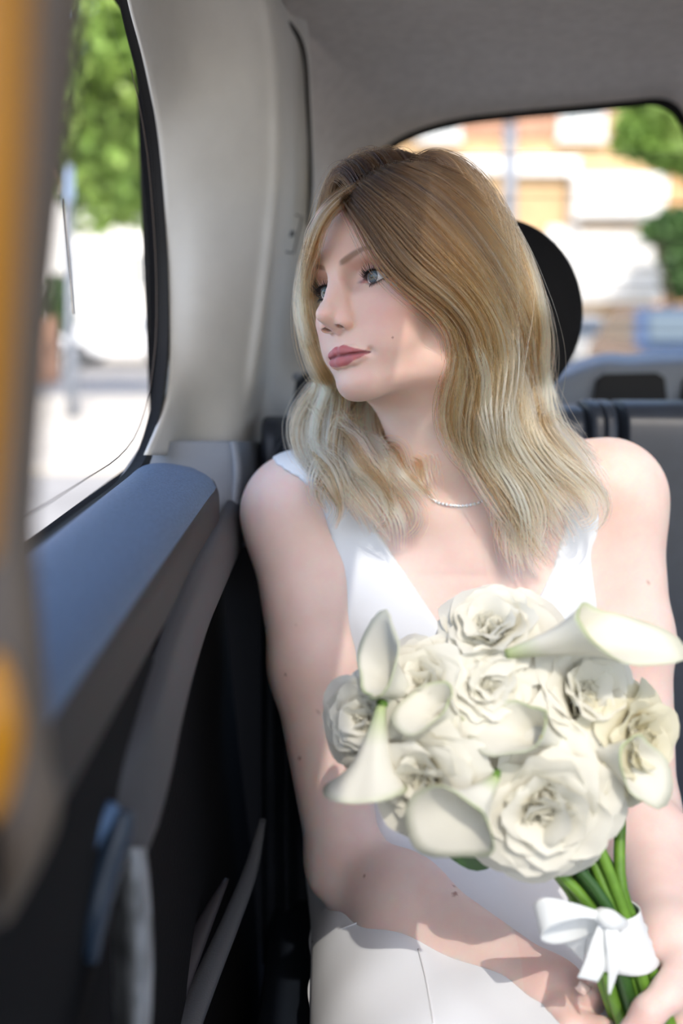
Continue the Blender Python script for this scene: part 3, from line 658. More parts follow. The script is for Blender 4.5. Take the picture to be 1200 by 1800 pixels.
# skull and face masses
hE((0, 30, -90), (71, 80, 92)); hE((0, 36, -50), (54, 50, 48), 26)
hC((0, 10, -14), (24, 11, -18), 14, 11, 14, mirror=True)
hE((0, -38, -54), (57, 62, 55), 22)
hE((0, -68, -24), (31, 25, 27), 16)
hE((40, -32, -36), (21, 17, 21), 16, mirror=True)
hE((30, -58, -32), (20, 24, 22), 16, mirror=True)
hC((14, -96, -20), (44, -80, -70), 12, 12, 18, mirror=True); hC((44, -80, -70), (56, -28, -92), 12, 14, 18, mirror=True)
hE((0, -96, -17), (17, 13.5, 19), 12); hE((0, -88, -52), (38, 14, 40), 16)
# sockets, lids
hE((31, -3, 3), (18, 11, 16), 12, '-', True)
hE((18, -5, -2), (8, 9, 9), 9, '-', True)
hE(EYE, (13.3, 13.3, 13.3), 3, mirror=True)
hC((17, 1.0, -10), (31, 4.6, -8.4), 0.8, 1.1, 3, '-', True); hC((31, 4.6, -8.4), (46, 0.5, -17), 1.1, 0.7, 3, '-', True)
# nose
hC((0, 2, -5), (0, -28, 13.5), 7.2, 7.2, 9); hE((0, -35.0, 18.5), (8.6, 8.0, 9.4), 7)
hE((10.6, -42.6, 6.6), (5.5, 5.4, 8.0), 6.5, mirror=True, rot=(18, 0, 0)); hC((0, -40, 17), (0, -47.5, 5), 3.8, 4.6, 4)
hC((4, -16, 2), (10.2, -41, 7.5), 5.5, 5.6, 8, mirror=True)
hE((8.8, -47.4, 10.6), (3.3, 3.6, 5.2), 1.5, '-', True, rot=(24, 16, 0))
hC((17.6, -39.5, 3.0), (17.8, -44, 0.6), 0.3, 0.4, 3.0, '-', True)
hC((0, -52, 11.5), (0, -61, 13.5), 2.2, 2.4, 4, '-')
# lips
hC((25, -72, -8), (13, -69, 2.2), 2.0, 4.0, 4, mirror=True); hC((13, -69, 2.2), (4, -67.3, 5.6), 4.0, 4.7, 3, mirror=True)
hC((24, -72.5, -7.5), (12, -75.8, 1.4), 2.0, 4.6, 4, mirror=True); hC((12, -75.8, 1.4), (0, -76.6, 4.4), 4.6, 5.3, 3, mirror=True)
hC((26.5, -71.6, -5.2), (13, -72.2, 6.4), 0.8, 1.0, 1.6, '-', True); hC((13, -72.2, 6.4), (0, -71.8, 10.6), 1.0, 1.1, 1.6, '-', True)
hC((27, -72, -5), (29, -73.5, -6), 2.2, 1.4, 5, '-', True)
# ear
hE((70, -22, -98), (6, 30, 18), 6, mirror=True)
# eye openings: almond cut through the lids down to the eyeball
def lid_curves(x):                                         # x from inner canthus 0 to outer 1
    up = -8.6 + 6.6 * np.maximum(np.sin(np.pi * np.clip(x, 0, 1) ** 0.9), 0) ** 0.75 + 1.5 * x
    lo = -8.6 - 3.7 * np.maximum(np.sin(np.pi * np.clip(x, 0, 1) ** 1.15), 0) ** 0.8 + 1.5 * x
    return up, lo
XI, XO = 18.6, 44.0
def almond(X, Y, Z):
    out = None
    x, y, z = X * 1000, Y * 1000, Z * 1000
    for sx in (1, -1):
        u = (sx * x - XI) / (XO - XI); up, lo = lid_curves(u)
        d = np.maximum(np.maximum(y - up, lo - y) * 0.75, np.maximum(XI - sx * x, sx * x - XO)) + 0 * z
        # only in front of a shell just inside the lids
        rr = np.sqrt((sx * x - EYE[0]) ** 2 + (y - EYE[1]) ** 2 + (z - EYE[2]) ** 2)
        d = np.maximum(d, (ER - 1.6) - rr); d = np.maximum(d, -(z - EYE[2]))
        out = d if out is None else np.minimum(out, d)
    return out / 1000
HEAD.append(Prim('f', [H(-46, -16, -36), H(46, 8, 4)], 0.002, 0.0008, '-', fn=almond))

hE((19.4, -8.3, -16.6), (2.6, 2.2, 3.2), 0.8, mirror=True)

# ------------------------------------------------------------------ neck, trunk, arms (world frame, metres)
BODY = []
def bC(a, b, ra, rb, k=0.03): BODY.append(Prim('c', [a, b], (ra, rb), k))
def bE(c, r, k=0.03, R=I3): BODY.append(Prim('e', c, np.array(r), k, '+', R))
jR, jL = P(512, 905, 1.035), P(1082, 880, 1.035)
nb = P(822, 885, 1.045)
bC(H(0, -62, -92), nb, 0.050, 0.055, 0.03)
bC(H(44, -62, -86), P(826, 898, 0.995), 0.012, 0.009, 0.03)
bC(H(-44, -62, -86), P(800, 900, 0.995), 0.012, 0.009, 0.03)
bE(P(818, 985, 1.05), (0.135, 0.070, 0.115), 0.06); bE(P(815, 1130, 1.045), (0.135, 0.092, 0.17), 0.06)
for j, s in ((jR, -1), (jL, 1)):
    bC(nb + (s * 0.01, 0.02, 0.04), j + (-s * 0.02, 0.01, 0.020), 0.042, 0.034, 0.05)
    bC(P(822 + s * 22, 902, 0.985), j + (-s * 0.02, -0.035, 0.028), 0.007, 0.008, 0.03)
    bE(j + (0, 0, 0.0), (0.047, 0.050, 0.055), 0.05)
    bE(j + (-s * 0.075, -0.012, -0.085), (0.05, 0.045, 0.06), 0.05)
bE(P(712, 1120, 0.995), (0.058, 0.055, 0.06), 0.05); bE(P(930, 1112, 0.995), (0.058, 0.055, 0.06), 0.05)
TORSO_ONLY = list(BODY)
bE((0.130, 1.05, 0.79), (0.118, 0.090, 0.14), 0.06); bE((0.130, 1.03, 0.63), (0.155, 0.115, 0.11), 0.06)
LEGS = [Prim('c', [(0.052, 1.0, 0.565), (0.045, 0.47, 0.565)], (0.082, 0.060), 0.05), Prim('c', [(0.212, 1.0, 0.565), (0.225, 0.47, 0.565)], (0.082, 0.060), 0.05),
        Prim('c', [(0.045, 0.47, 0.565), (0.045, 0.50, 0.09)], (0.058, 0.038), 0.03), Prim('c', [(0.225, 0.47, 0.565), (0.235, 0.50, 0.09)], (0.058, 0.038), 0.03),
        Prim('c', [(0.045, 0.52, 0.045), (0.040, 0.34, 0.035)], (0.036, 0.028), 0.02), Prim('c', [(0.235, 0.52, 0.045), (0.245, 0.34, 0.035)], (0.036, 0.028), 0.02)]
BODY += LEGS
eR, wR = P(606, 1518, 0.912), P(966, 1742, 0.742)
eL, wL = P(1126, 1425, 0.955), P(1178, 1655, 0.725)
def arm(j, e, w):
    m = j * 0.55 + e * 0.45; f = e * 0.68 + w * 0.32
    bC(j, m, 0.046, 0.045, 0.03); bC(m, e, 0.045, 0.036, 0.02)
    bC(e, f, 0.037, 0.0375, 0.02); bC(f, w, 0.0375, 0.0245, 0.03)
arm(jR, eR, wR); arm(jL, eL, wL)
# ------------------------------------------------------------------ hands closed round the stems
HAND = []
def chain(pts, r, k=0.004):
    for a, b, ra, rb in zip(pts[:-1], pts[1:], r[:-1], r[1:]): HAND.append(Prim('c', [a, b], (ra, rb), k))
# her left hand: palm right of the stems, thumb in front, fingers round the back with their tips out at the left
HAND.append(Prim('c', [wL, P(1192, 1715, 0.702)], (0.0235, 0.022), 0.02)); HAND.append(Prim('c', [P(1200, 1712, 0.712), P(1200, 1790, 0.70)], (0.021, 0.020), 0.015))
chain([P(1200, 1705, 0.690), P(1176, 1745, 0.668), P(1140, 1778, 0.655), P(1100, 1822, 0.652)], [0.0155, 0.0125, 0.0108, 0.0085], 0.008)
for k, (dy, ln) in enumerate(((0, 0), (44, -6), (88, 4), (128, 16))):
    chain([P(1190, 1712 + dy, 0.722), P(1135, 1716 + dy, 0.738), P(1082, 1728 + dy, 0.733), P(1038 + ln, 1746 + dy, 0.713)], [0.0110, 0.0098, 0.0092, 0.0080], 0.004)
# her right hand: folded under the left, fingers running to the right below it
HAND.append(Prim('c', [wR, P(1010, 1792, 0.722)], (0.0235, 0.021), 0.02)); HAND.append(Prim('e', P(1012, 1822, 0.715), np.array((0.026, 0.022, 0.030)), 0.015))
for k, dy in enumerate((0, 40, 78, 112)):
    chain([P(1010, 1800 + dy, 0.700), P(1062, 1812 + dy, 0.688), P(1118, 1830 + dy, 0.690), P(1160, 1850 + dy, 0.705)], [0.0112, 0.0098, 0.0092, 0.0080], 0.004)
chain([P(985, 1778, 0.712), P(1000, 1806, 0.698), P(1028, 1836, 0.692)], [0.013, 0.0115, 0.009], 0.006)

# ------------------------------------------------------------------ skin surface: face block, rest of head, trunk, hands, joined in one mesh
def block(prims, lo, hi, h, Rg=I3, tg=np.zeros(3), holes=()):
    """mesh the surface inside a box; vertices past its faces, or inside a finer block, are drawn back onto that boundary so that blocks meet edge to edge"""
    l0, h0 = np.array(lo, float), np.array(hi, float); lo = l0 - 4 * h; dims = tuple(int(math.ceil((b + 4 * h - a) / h)) + 1 for a, b in zip(lo, h0))
    F = field(prims, lo, h, dims, Rg, tg); V, Q = surface_nets(F, lo, h)
    def settle(idx, clamp):
        for _ in range(3):
            v = clamp(V[idx]); n = normals(F, lo, h, v); V[idx] = v - n * tri(F, lo, h, v)[:, None]
        V[idx] = clamp(V[idx])
    ins = np.all((V > l0) & (V < h0), axis=1); Q = Q[np.any(ins[Q], axis=1)]
    use = np.zeros(len(V), bool); use[Q.ravel()] = True
    o = np.where(use & ~ins)[0]
    if len(o): settle(o, lambda v: np.clip(v, l0, h0))
    for blo, bhi, bR, bt in holes:
        blo, bhi = np.array(blo), np.array(bhi)
        toB = lambda v: ((v @ Rg.T + tg) - bt) @ bR
        frB = lambda v: ((v @ bR.T + bt) - tg) @ Rg
        L_ = toB(V); ins = np.all((L_ > blo) & (L_ < bhi), axis=1); Q = Q[~np.all(ins[Q], axis=1)]
        use = np.zeros(len(V), bool); use[Q.ravel()] = True; o = np.where(use & ins)[0]
        if len(o):
            q = toB(V[o]); dist = np.stack([q - blo, bhi - q], 2).reshape(len(o), 6); pick = np.argmin(dist, 1); axn, side = pick // 2, pick % 2; val = np.where(side == 0, blo[axn], bhi[axn])
            def clamp(v):
                w = toB(v); w[np.arange(len(w)), axn] = val; return frB(w)
            settle(o, clamp)
    N = normals(F, lo, h, V); use = np.zeros(len(V), bool); use[Q.ravel()] = True; new = np.cumsum(use) - 1
    return V[use] @ Rg.T + tg, new[Q], N[use] @ Rg.T
def inside(V, lo, hi, Rg=I3, tg=np.zeros(3), m=0.0):
    L = (V - tg) @ Rg; return np.all((L > np.array(lo) + m) & (L < np.array(hi) - m), axis=1)
ALL = HEAD + BODY
FB = ((-0.066, -0.120, -0.085), (0.072, 0.062, 0.032))
HB = ((P(930, 1600, 0.72)[0], 0.62, P(1000, 2000, 0.72)[2]), (P(1290, 1600, 0.74)[0], 0.785, P(1000, 1640, 0.74)[2]))
parts = []
Z3 = np.zeros(3); SB = ((-0.085, -0.13, -0.195), (0.085, 0.125, 0.036))
parts.append(block(ALL, FB[0], FB[1], 0.0010, HR, HT))
parts.append(block(ALL + HAND, HB[0], HB[1], 0.0016))
parts.append(block(ALL, SB[0], SB[1], 0.0025, HR, HT, [(FB[0], FB[1], HR, HT)]))
parts.append(block(ALL + HAND, (-0.12, 0.62, 0.50), (0.44, 1.20, CAMZ + 0.06), 0.0034, I3, Z3, [(SB[0], SB[1], HR, HT), (HB[0], HB[1], I3, Z3)]))
parts.append(block(LEGS, (-0.06, 0.29, 0.0), (0.34, 0.62, 0.66), 0.006))
offs = np.cumsum([0] + [len(p[0]) for p in parts[:-1]])
SV = np.vstack([p[0] for p in parts]); SN = np.vstack([p[2] for p in parts]); SQ = np.vstack([p[1] + o for p, o in zip(parts, offs)])

# skin colouring: lips, brows, eye make-up, blush, plus shade tinted into mouth line and nostrils
M_SKIN = bpy.data.materials.new('skin'); M_SKIN.use_nodes = True
_nt = M_SKIN.node_tree; _b = _nt.nodes['Principled BSDF']
_at = _nt.nodes.new('ShaderNodeVertexColor'); _at.layer_name = 'tint'
_nz = _nt.nodes.new('ShaderNodeTexNoise'); _nz.inputs['Scale'].default_value = 45; _nz.inputs['Detail'].default_value = 6
_tc = _nt.nodes.new('ShaderNodeTexCoord'); _nt.links.new(_tc.outputs['Object'], _nz.inputs['Vector'])
_rp = _nt.nodes.new('ShaderNodeValToRGB'); _rp.color_ramp.elements[0].position = 0.35; _rp.color_ramp.elements[0].color = (0.93, 0.85, 0.85, 1); _rp.color_ramp.elements[1].position = 0.62; _rp.color_ramp.elements[1].color = (1, 1, 1, 1)
_nt.links.new(_nz.outputs['Fac'], _rp.inputs['Fac'])
_mx = _nt.nodes.new('ShaderNodeMix'); _mx.data_type = 'RGBA'; _mx.blend_type = 'MULTIPLY'; _mx.inputs['Factor'].default_value = 0.4
_nt.links.new(_at.outputs['Color'], _mx.inputs['A']); _nt.links.new(_rp.outputs['Color'], _mx.inputs['B']); _nt.links.new(_mx.outputs['Result'], _b.inputs['Base Color'])
_b.inputs['Roughness'].default_value = 0.48; _b.inputs['Specular IOR Level'].default_value = 0.35
_b.inputs['Subsurface Weight'].default_value = 1.0; _b.inputs['Subsurface Radius'].default_value = (1.0, 0.42, 0.28); _b.inputs['Subsurface Scale'].default_value = 0.0035
_n2 = _nt.nodes.new('ShaderNodeTexNoise'); _n2.inputs['Scale'].default_value = 900; _nt.links.new(_tc.outputs['Object'], _n2.inputs['Vector'])
_bp = _nt.nodes.new('ShaderNodeBump'); _bp.inputs['Strength'].default_value = 0.12; _bp.inputs['Distance'].default_value = 0.0006
_nt.links.new(_n2.outputs['Fac'], _bp.inputs['Height']); _nt.links.new(_bp.outputs['Normal'], _b.inputs['Normal'])
SKIN = np.array((0.80, 0.625, 0.565))
tint = np.tile(SKIN, (len(SV), 1))
L = (SV - HT) @ HR * 1000; lx, ly, lz = np.abs(L[:, 0]), L[:, 1], L[:, 2]
front = lz > -40
def blend(mask, col): 
    global tint
    m = np.clip(mask, 0, 1)[:, None]; tint = tint * (1 - m) + np.array(col) * m
def sst(a, b, x): t = np.clip((x - a) / (b - a), 0, 1); return t * t * (3 - 2 * t)
blend(sst(-128, -105, ly) * 0.8, (0.80, 0.555, 0.465))
blend(np.exp(-(((lx - 44) / 17) ** 2 + ((ly + 40) / 15) ** 2)) * 0.45 * front, (0.72, 0.36, 0.31))
blend(np.exp(-((lx / 9) ** 2 + ((ly + 37) / 8) ** 2)) * 0.22 * (lz > 5), (0.74, 0.42, 0.36))
# lips
yu = np.interp(lx, [0, 2, 4.5, 9, 16, 22, 26], [-63.6, -62.8, -62.2, -63.6, -66.8, -69.6, -71.8]); yl = np.interp(lx, [0, 6, 12, 18, 23, 26], [-81.6, -81.2, -79.6, -77.0, -74.2, -72.2])
LIP = sst(-0.5, 0.7, np.minimum(yu - ly, ly - yl)) * (lz > -14) * (lx < 26.5)
blend(LIP, (0.50, 0.175, 0.185)); blend(LIP * np.exp(-((ly + 71.8) / 1.3) ** 2) * 0.8, (0.16, 0.035, 0.04))  # second blend paints the shade between the lips
# brows
bx_ = [9, 16, 24, 33, 41, 50]; bc = np.interp(lx, bx_, [8.8, 11.6, 14.6, 17.2, 17.0, 12.0]); bt_ = np.interp(lx, bx_, [2.6, 3.2, 3.0, 2.4, 1.7, 0.7])
BROW = sst(1.25, 0.35, np.abs(ly - bc) / bt_) * sst(7.5, 12, lx) * sst(52, 46, lx) * (lz > -45)
blend(BROW * 0.74, (0.22, 0.125, 0.075))
# eye make-up
ue = (lx - XI) / (XO - XI); lu, ll = lid_curves(ue)
on = (lz > -40) * sst(-0.25, 0.05, ue) * sst(1.45, 1.1, ue)
blend(np.exp(-(((lx - 33) / 15) ** 2 + ((ly - 5.5) / 6.0) ** 2)) * 0.75 * (ly > lu - 1) * (lz > -40), (0.50, 0.22, 0.13))
blend(sst(0, 1.5, ly - lu) * sst(6.5, 4.0, ly - lu) * on * 0.55, (0.52, 0.30, 0.31))
blend(sst(3.2, 0.9, ly - lu) * (ly > lu - 3) * (ly > -9) * on * 0.95, (0.035, 0.02, 0.022))
blend(sst(2.6, 0.6, ll - ly) * (ly < ll + 3) * (ly <= -8.0) * sst(0.1, 0.5, ue) * sst(1.3, 1.05, ue) * (lz > -40) * 0.8, (0.06, 0.03, 0.04))
blend(np.exp(-(((lx - 17) / 5) ** 2 + ((ly + 10) / 5) ** 2)) * 0.25 * (lz > -25), (0.62, 0.50, 0.58))
blend(np.exp(-(((lx - 19.6) / 2.2) ** 2 + ((ly + 8.3) / 1.8) ** 2)) * 0.8 * (lz > -24), (0.62, 0.27, 0.25))
# nostrils: shade inside the openings darkened into the tint
blend(np.exp(-(((lx - 8.8) / 2.8) ** 2 + ((ly + 45.6) / 2.2) ** 2)) * (lz > 0) * (lz < 15) * 0.9, (0.12, 0.04, 0.03))
# scalp under the hair takes the hair's colour
blend(sst(60, 72, ly) * 1.0, (0.16, 0.10, 0.055)); blend(((lz < -60) & (ly > -40)) * 1.0, (0.16, 0.10, 0.055))
# knuckles and fingertips a little pinker
hb = inside(SV, HB[0], HB[1]); blend(hb * 0.25, (0.78, 0.45, 0.40))
# moles
for px, py, r in ((559, 1254, 1.5), (526, 1333, 1.3), (500, 1185, 1.0), (466, 1104, 1.0), (690, 593, 1.0), (800, 1571, 2.2), (798, 1558, 1.0), (1107, 1009, 1.2), (1140, 1023, .8), (1082, 1447, .8), (640, 1540, .8), (518, 1098, .8)):
    pc = P(px, py, 1.0) - (0, 0, CAMZ); dirn = pc / np.linalg.norm(pc); rel = SV - (0, 0, CAMZ)
    dist = np.linalg.norm(rel - np.outer(rel @ dirn, dirn), axis=1) * 1000
    blend(sst(r * 1.3, r * 0.6, dist) * 0.8, (0.30, 0.13, 0.09))

person = empty('person', (0.13, 1.0, 0.50)); tag(person, 'woman in white sleeveless v-neck dress gazing out of the side window, holding bouquet', 'person')
body = fast_mesh('body', SV, SQ, M_SKIN, person, SN)
ca = body.data.color_attributes.new('tint', 'FLOAT_COLOR', 'POINT')
ca.data.foreach_set('color', np.c_[tint, np.ones(len(tint))].astype(np.float32).ravel())

# eyes
M_EYE = bpy.data.materials.new('eye'); M_EYE.use_nodes = True; nt = M_EYE.node_tree; b_ = nt.nodes['Principled BSDF']
b_.inputs['Roughness'].default_value = 0.05; b_.inputs['Coat Weight'].default_value = 0.5
ve = nt.nodes.new('ShaderNodeVertexColor'); ve.layer_name = 'tint'; nt.links.new(ve.outputs['Color'], b_.inputs['Base Color'])
for sx in (1, -1):
    c = H(EYE[0] * sx, EYE[1], EYE[2]); gz = HR @ np.array((0.03, 0.0, 1.0)); gz /= np.linalg.norm(gz)
    ux = np.cross((0, 0, 1.0), gz); ux /= np.linalg.norm(ux); uy = np.cross(gz, ux); V, T_ = [], []
    na, nb_ = 64, 48
    for i in range(nb_ + 1):
        a = math.pi * (i / nb_) ** 1.35
        for j in range(na):
            t = 2 * math.pi * j / na; rr = ER + 0.45 * math.exp(-(a / 0.42) ** 4)
            V.append(c + rr / 1000 * (math.cos(a) * gz + math.sin(a) * (math.cos(t) * ux + math.sin(t) * uy)))
            rm = math.sin(a) * ER if a < 1.5 else 12; ray = 0.75 + 0.5 * abs(math.sin(t * 23 + 3 * math.sin(t * 7))) ** 2
            if rm < 2.0: col = (0.004, 0.004, 0.005)
            elif rm < 2.9: col = (0.13 * ray, 0.125 * ray, 0.085 * ray)
            elif rm < 5.1: col = (0.085 * ray, 0.115 * ray, 0.135 * ray)
            elif rm < 5.8: col = (0.018, 0.026, 0.036)
            else: col = (0.74, 0.69, 0.67)
            T_.append((*col, 1))
    F = np.array([(i * na + j, (i + 1) * na + j, (i + 1) * na + (j + 1) % na, i * na + (j + 1) % na) for i in range(nb_) for j in range(na)])
    eo = fast_mesh('eye', np.array(V), F, M_EYE, body)
    eo.data.color_attributes.new('tint', 'FLOAT_COLOR', 'POINT').data.foreach_set('color', np.array(T_, np.float32).ravel())

# lashes
M_LASH = mat('lash', (0.008, 0.006, 0.006), 0.5)
for sx in (1, -1):
    V, F = [], []
    for k in range(78):
        up_ = k < 50; u = (0.06 + 0.98 * (k + random.uniform(-.3, .3)) / 49) if up_ else (0.2 + 0.8 * (k - 50) / 27)
        cu, cl = lid_curves(np.array(min(u, 1.0))); x = XI + (XO - XI) * u; y = float(cu if up_ else cl) + (0.2 if up_ else -0.3)
        dx, dy = x - EYE[0], y - EYE[1]; z = EYE[2] + math.sqrt(max(1.0, 13.2 ** 2 - dx * dx - dy * dy))
        b = np.array((x, y, z)); n = np.array((dx * 1.0, dy, z - EYE[2])); n /= np.linalg.norm(n)
        ln = (8.2 * (0.55 + 0.45 * math.sin(min(1, u) * 2.4)) if up_ else 4.2) * random.uniform(0.8, 1.1)
        side = (u - 0.45) * 0.9 + random.uniform(-.15, .15)
        e1 = n * 0.8 + np.array((side, 0.0 if up_ else -0.5, 0.25)); e2 = n * 0.35 + np.array((side, 1.0 if up_ else -0.9, 0.1))
        p = [b, b + e1 * ln * 0.45, b + e1 * ln * 0.55 + e2 * ln * 0.55]
        p = catmull(p, 6); p[:, 0] *= sx
        vv, ff = tube_np([H(*q) for q in p], [0.00034 if up_ else 0.00022, 0.0003 if up_ else 0.0002, 0.00026, 0.0002, 0.00013, 0.00004], 3, None, None, False)
        F += [tuple(i + len(V) for i in f) for f in ff]; V += list(vv)
    tag(mesh_obj('eyelashes', V, F, M_LASH, body), kind='stuff')

# nails on the fingertips that show beside the stems
M_NAIL = mat('nail', (0.80, 0.62, 0.56), 0.25, 0.5)
for px, py, dd in ((1024, 1738, 0.7085), (1022, 1784, 0.7085)):
    V, F = [], []
    c0 = P(px, py, dd); ex = P(px - 14, py - 10, dd) - P(px, py, dd); ex /= np.linalg.norm(ex); ez = np.array((-0.25, -0.85, 0.35)); ez -= ex * (ez @ ex); ez /= np.linalg.norm(ez); ey = np.cross(ez, ex)
    for i in range(7):
        u = i / 6 * 2 - 1
        for j in range(7):
            v = j / 6 * 2 - 1; V.append(c0 + ex * (0.0058 * u) + ey * (0.0046 * v * (1 - 0.25 * max(0, u) ** 2)) + ez * (0.0008 - 0.0016 * v * v - 0.0006 * u * u))
    F = [(i * 7 + j, i * 7 + j + 1, i * 7 + 8 + j, i * 7 + 7 + j) for i in range(6) for j in range(6)]
    mesh_obj('fingernail', V, F, M_NAIL, body).modifiers.new('thickness', 'SOLIDIFY').thickness = 0.0005
# ------------------------------------------------------------------ hair: guide locks, each a bundle of strands
def sdf_pts(prims, pts):
    X, Y, Z = pts[:, 0], pts[:, 1], pts[:, 2]; F = np.full(len(pts), 0.5)
    for p in prims:
        if p.kind == 'c': d = d_cone(X, Y, Z, p.pts[0], p.pts[1], p.r[0], p.r[1])
        elif p.kind == 'e': d = d_ell(X, Y, Z, p.pts[0], p.r, p.R)
        else: continue
        F = smin(F, d, p.k) if p.op == '+' else smax(F, -d, p.k)
    return F
def march(prims, px, py, off, d0=0.7, d1=1.25):
    a = P(px, py, d0); b = P(px, py, d1); t = np.linspace(0, 1, 260)[:, None]; q = a + (b - a) * t
    f = sdf_pts(prims, q) - off; hit = np.argmax(f < 0)
    if f[hit] >= 0: hit = int(np.argmin(f))
    return q[hit]
SUP = [Prim('e', H(0, 30, -88), np.array((.074, .082, .096)), 0, '+', HR), Prim('e', H(0, 36, -50), np.array((.058, .050, .050)), .03, '+', HR), Prim('e', H(0, -30, -60), np.array((.062, .07, .06)), .04, '+', HR),
       Prim('c', [H(0, -40, -92), nb], (.062, .068), .05)] + [Prim(p.kind, p.pts, p.r, 0.07, p.op, p.R) for p in TORSO_ONLY[3:]]
TOR = [Prim(p.kind, p.pts, p.r, 0.06, p.op, p.R) for p in TORSO_ONLY]
def headplane(px, py, hx):
    o = np.array((0, 0, CAMZ)); dr = P(px, py, 1.0) - o; n = HR[:, 0]; q0 = H(hx, 0, 0)
    return o + dr * (((q0 - o) @ n) / (dr @ n))
def gp(spec):
    px, py, m, v = spec
    if m == 's': return march(SUP, px, py, v)
    if m == 't': return march(TOR, px, py, v)
    if m == 'H': return H(px, py, v)
    if m == 'h': return headplane(px, py, v)
    return P(px, py, v)
def guide(specs, n=44):
    q = np.array([gp(s) for s in specs]); L_ = catmull(q, 120)
    k = np.ones(9) / 9                                             # ease kinks left by the snapping
    for _ in range(3):
        pad = np.vstack([np.repeat(L_[:1], 4, 0), L_, np.repeat(L_[-1:], 4, 0)]); sm = np.stack([np.convolve(pad[:, i], k, 'valid') for i in range(3)], 1)
        w = np.ones((120, 1)); w[:4] = 0; w[-4:] = 0; L_ = L_ * (1 - w) + sm * w
    return resample(L_, n)
def G(off, *pts): return [(x, y, 's', off) for x, y in pts]
_r = (gp((640, 322, 's', .006)) - HT) @ HR * 1000; print('part', _r, (gp((616, 352, 's', .006)) - HT) @ HR * 1000, (gp((700, 296, 's', .006)) - HT) @ HR * 1000)
PARTX = float(_r[0])
near = [
 G(.011, (622,350),(650,394),(678,444),(710,482),(748,512),(786,546),(810,590),(810,650),(800,712),(818,778),(862,838),(902,900),(912,960),(936,1015)),
 G(.016, (620,347),(656,396),(690,450),(730,492),(782,530),(826,580),(838,650),(820,720),(823,790),(864,858),(918,925),(968,985)),
 G(.019, (628,334),(678,382),(726,440),(778,488),(832,545),(862,620),(860,700),(856,770),(896,830),(952,885),(990,962)),
 G(.021, (640,322),(702,368),(764,430),(818,490),(866,560),(886,640),(886,720),(898,786),(946,838),(1004,886),(1032,925)),
 G(.021, (655,311),(732,358),(803,430),(853,500),(893,580),(906,660),(911,736),(946,796),(1004,838),(1050,866),(1062,900)),
 G(.019, (675,301),(762,343),(838,420),(887,500),(917,590),(928,680),(944,748),(988,798),(1040,838),(1068,872)),
 G(.015, (700,296),(792,325),(866,395),(911,480),(933,570),(940,660),(957,728),(1002,782),(1050,822)),
 G(.010, (742,296),(822,321),(886,388),(925,472),(943,562),(945,650),(960,720),(1000,768),(1040,800)),
]
inner = [
 G(.010, (808,590),(804,650),(790,712),(800,765),(834,806),(868,848),(896,892),(892,950),(910,1018)),
 G(.014, (824,600),(818,670),(810,740),(828,790),(862,836),(896,886),(902,945),(920,1005)),
 G(.018, (845,620),(838,700),(836,760),(858,812),(896,860),(922,915),(938,965),(975,992)),
 G(.022, (802,560),(844,640),(844,720),(842,772),(868,822),(902,876),(926,940),(934,1000)),
 G(.024, (850,560),(880,650),(872,740),(882,800),(924,850),(954,910),(950,970)),
 G(.024, (880,580),(915,690),(925,760),(965,815),(1015,860),(1040,905),(1010,920)),
 G(.010, (804,640),(796,700),(798,748),(824,792),(860,832),(892,874),(888,940),(898,995)),
 G(.026, (900,560),(930,670),(945,745),(1000,800),(1046,850),(1064,895),(1040,930)),
]
def F_(*pts): return list(pts)
far = [
 F_((612,350,'s',.012),(586,378,'h',-58),(560,425,'h',-68),(545,490,'h',-72),(544,556,'h',-74),(566,615,'h',-76),(592,662,'d',1.03),(548,708,'d',1.03),(528,752,'d',1.015),(540,802,'d',1.0),(580,842,'t',.018),(615,880,'t',.016),(640,922,'t',.012)),
 F_((612,350,'s',.014),(582,376,'h',-62),(555,425,'h',-72),(539,500,'h',-76),(541,565,'h',-78),(562,622,'h',-76),(590,668,'d',1.02),(566,720,'d',1.01),(556,775,'d',.995),(580,825,'t',.022),(622,875,'t',.018),(655,938,'t',.012)),
 F_((616,345,'s',.012),(592,366,'h',-52),(567,408,'h',-64),(552,470,'h',-70),(549,540,'h',-74),(566,610,'h',-80),(606,670,'d',1.03),(600,730,'d',1.0),(592,785,'d',.985),(606,838,'t',.022),(648,890,'t',.018),(690,948,'t',.012)),
 F_((620,640,'d',1.06),(630,700,'d',1.03),(628,760,'d',1.0),(632,815,'t',.026),(662,868,'t',.020),(694,915,'t',.016),(704,962,'t',.010)),
 F_((645,650,'d',1.06),(658,710,'d',1.03),(656,770,'d',1.0),(668,830,'t',.026),(700,876,'t',.020),(724,912,'t',.016),(706,948,'t',.012)),
 F_((668,650,'d',1.07),(684,710,'d',1.04),(690,770,'d',1.01),(704,826,'t',.022),(736,868,'t',.018),(752,892,'t',.012)),
 F_((690,680,'d',1.07),(708,735,'d',1.04),(722,790,'d',1.01),(742,840,'t',.016),(768,878,'t',.010)),
 F_((640,690,'d',1.04),(608,735,'d',1.0),(584,790,'d',.985),(566,838,'t',.026),(560,872,'t',.022),(574,905,'t',.016)),
 F_((600,680,'d',1.04),(560,725,'d',1.015),(552,785,'d',.995),(585,842,'t',.028),(600,890,'t',.022),(585,925,'t',.016)),
 F_((630,680,'d',1.05),(612,740,'d',1.0),(625,800,'t',.032),(668,850,'t',.026),(682,900,'t',.02),(660,930,'t',.014)),
]
low = [(590,676,'d',1.04),(556,710,'d',1.03),(530,752,'d',1.015),(545,802,'d',1.0),(590,842,'t',.02),(630,890,'t',.016)]
def crown(x, z, off):                                     # height of the scalp above a point of the head frame
    ys = np.arange(130, -20, -1.0); q = np.array([H(x, y, z) for y in ys]); f = sdf_pts(SUP[:2], q) - off / 1000
    return float(ys[int(np.argmax(f < 0))])
far_top = []
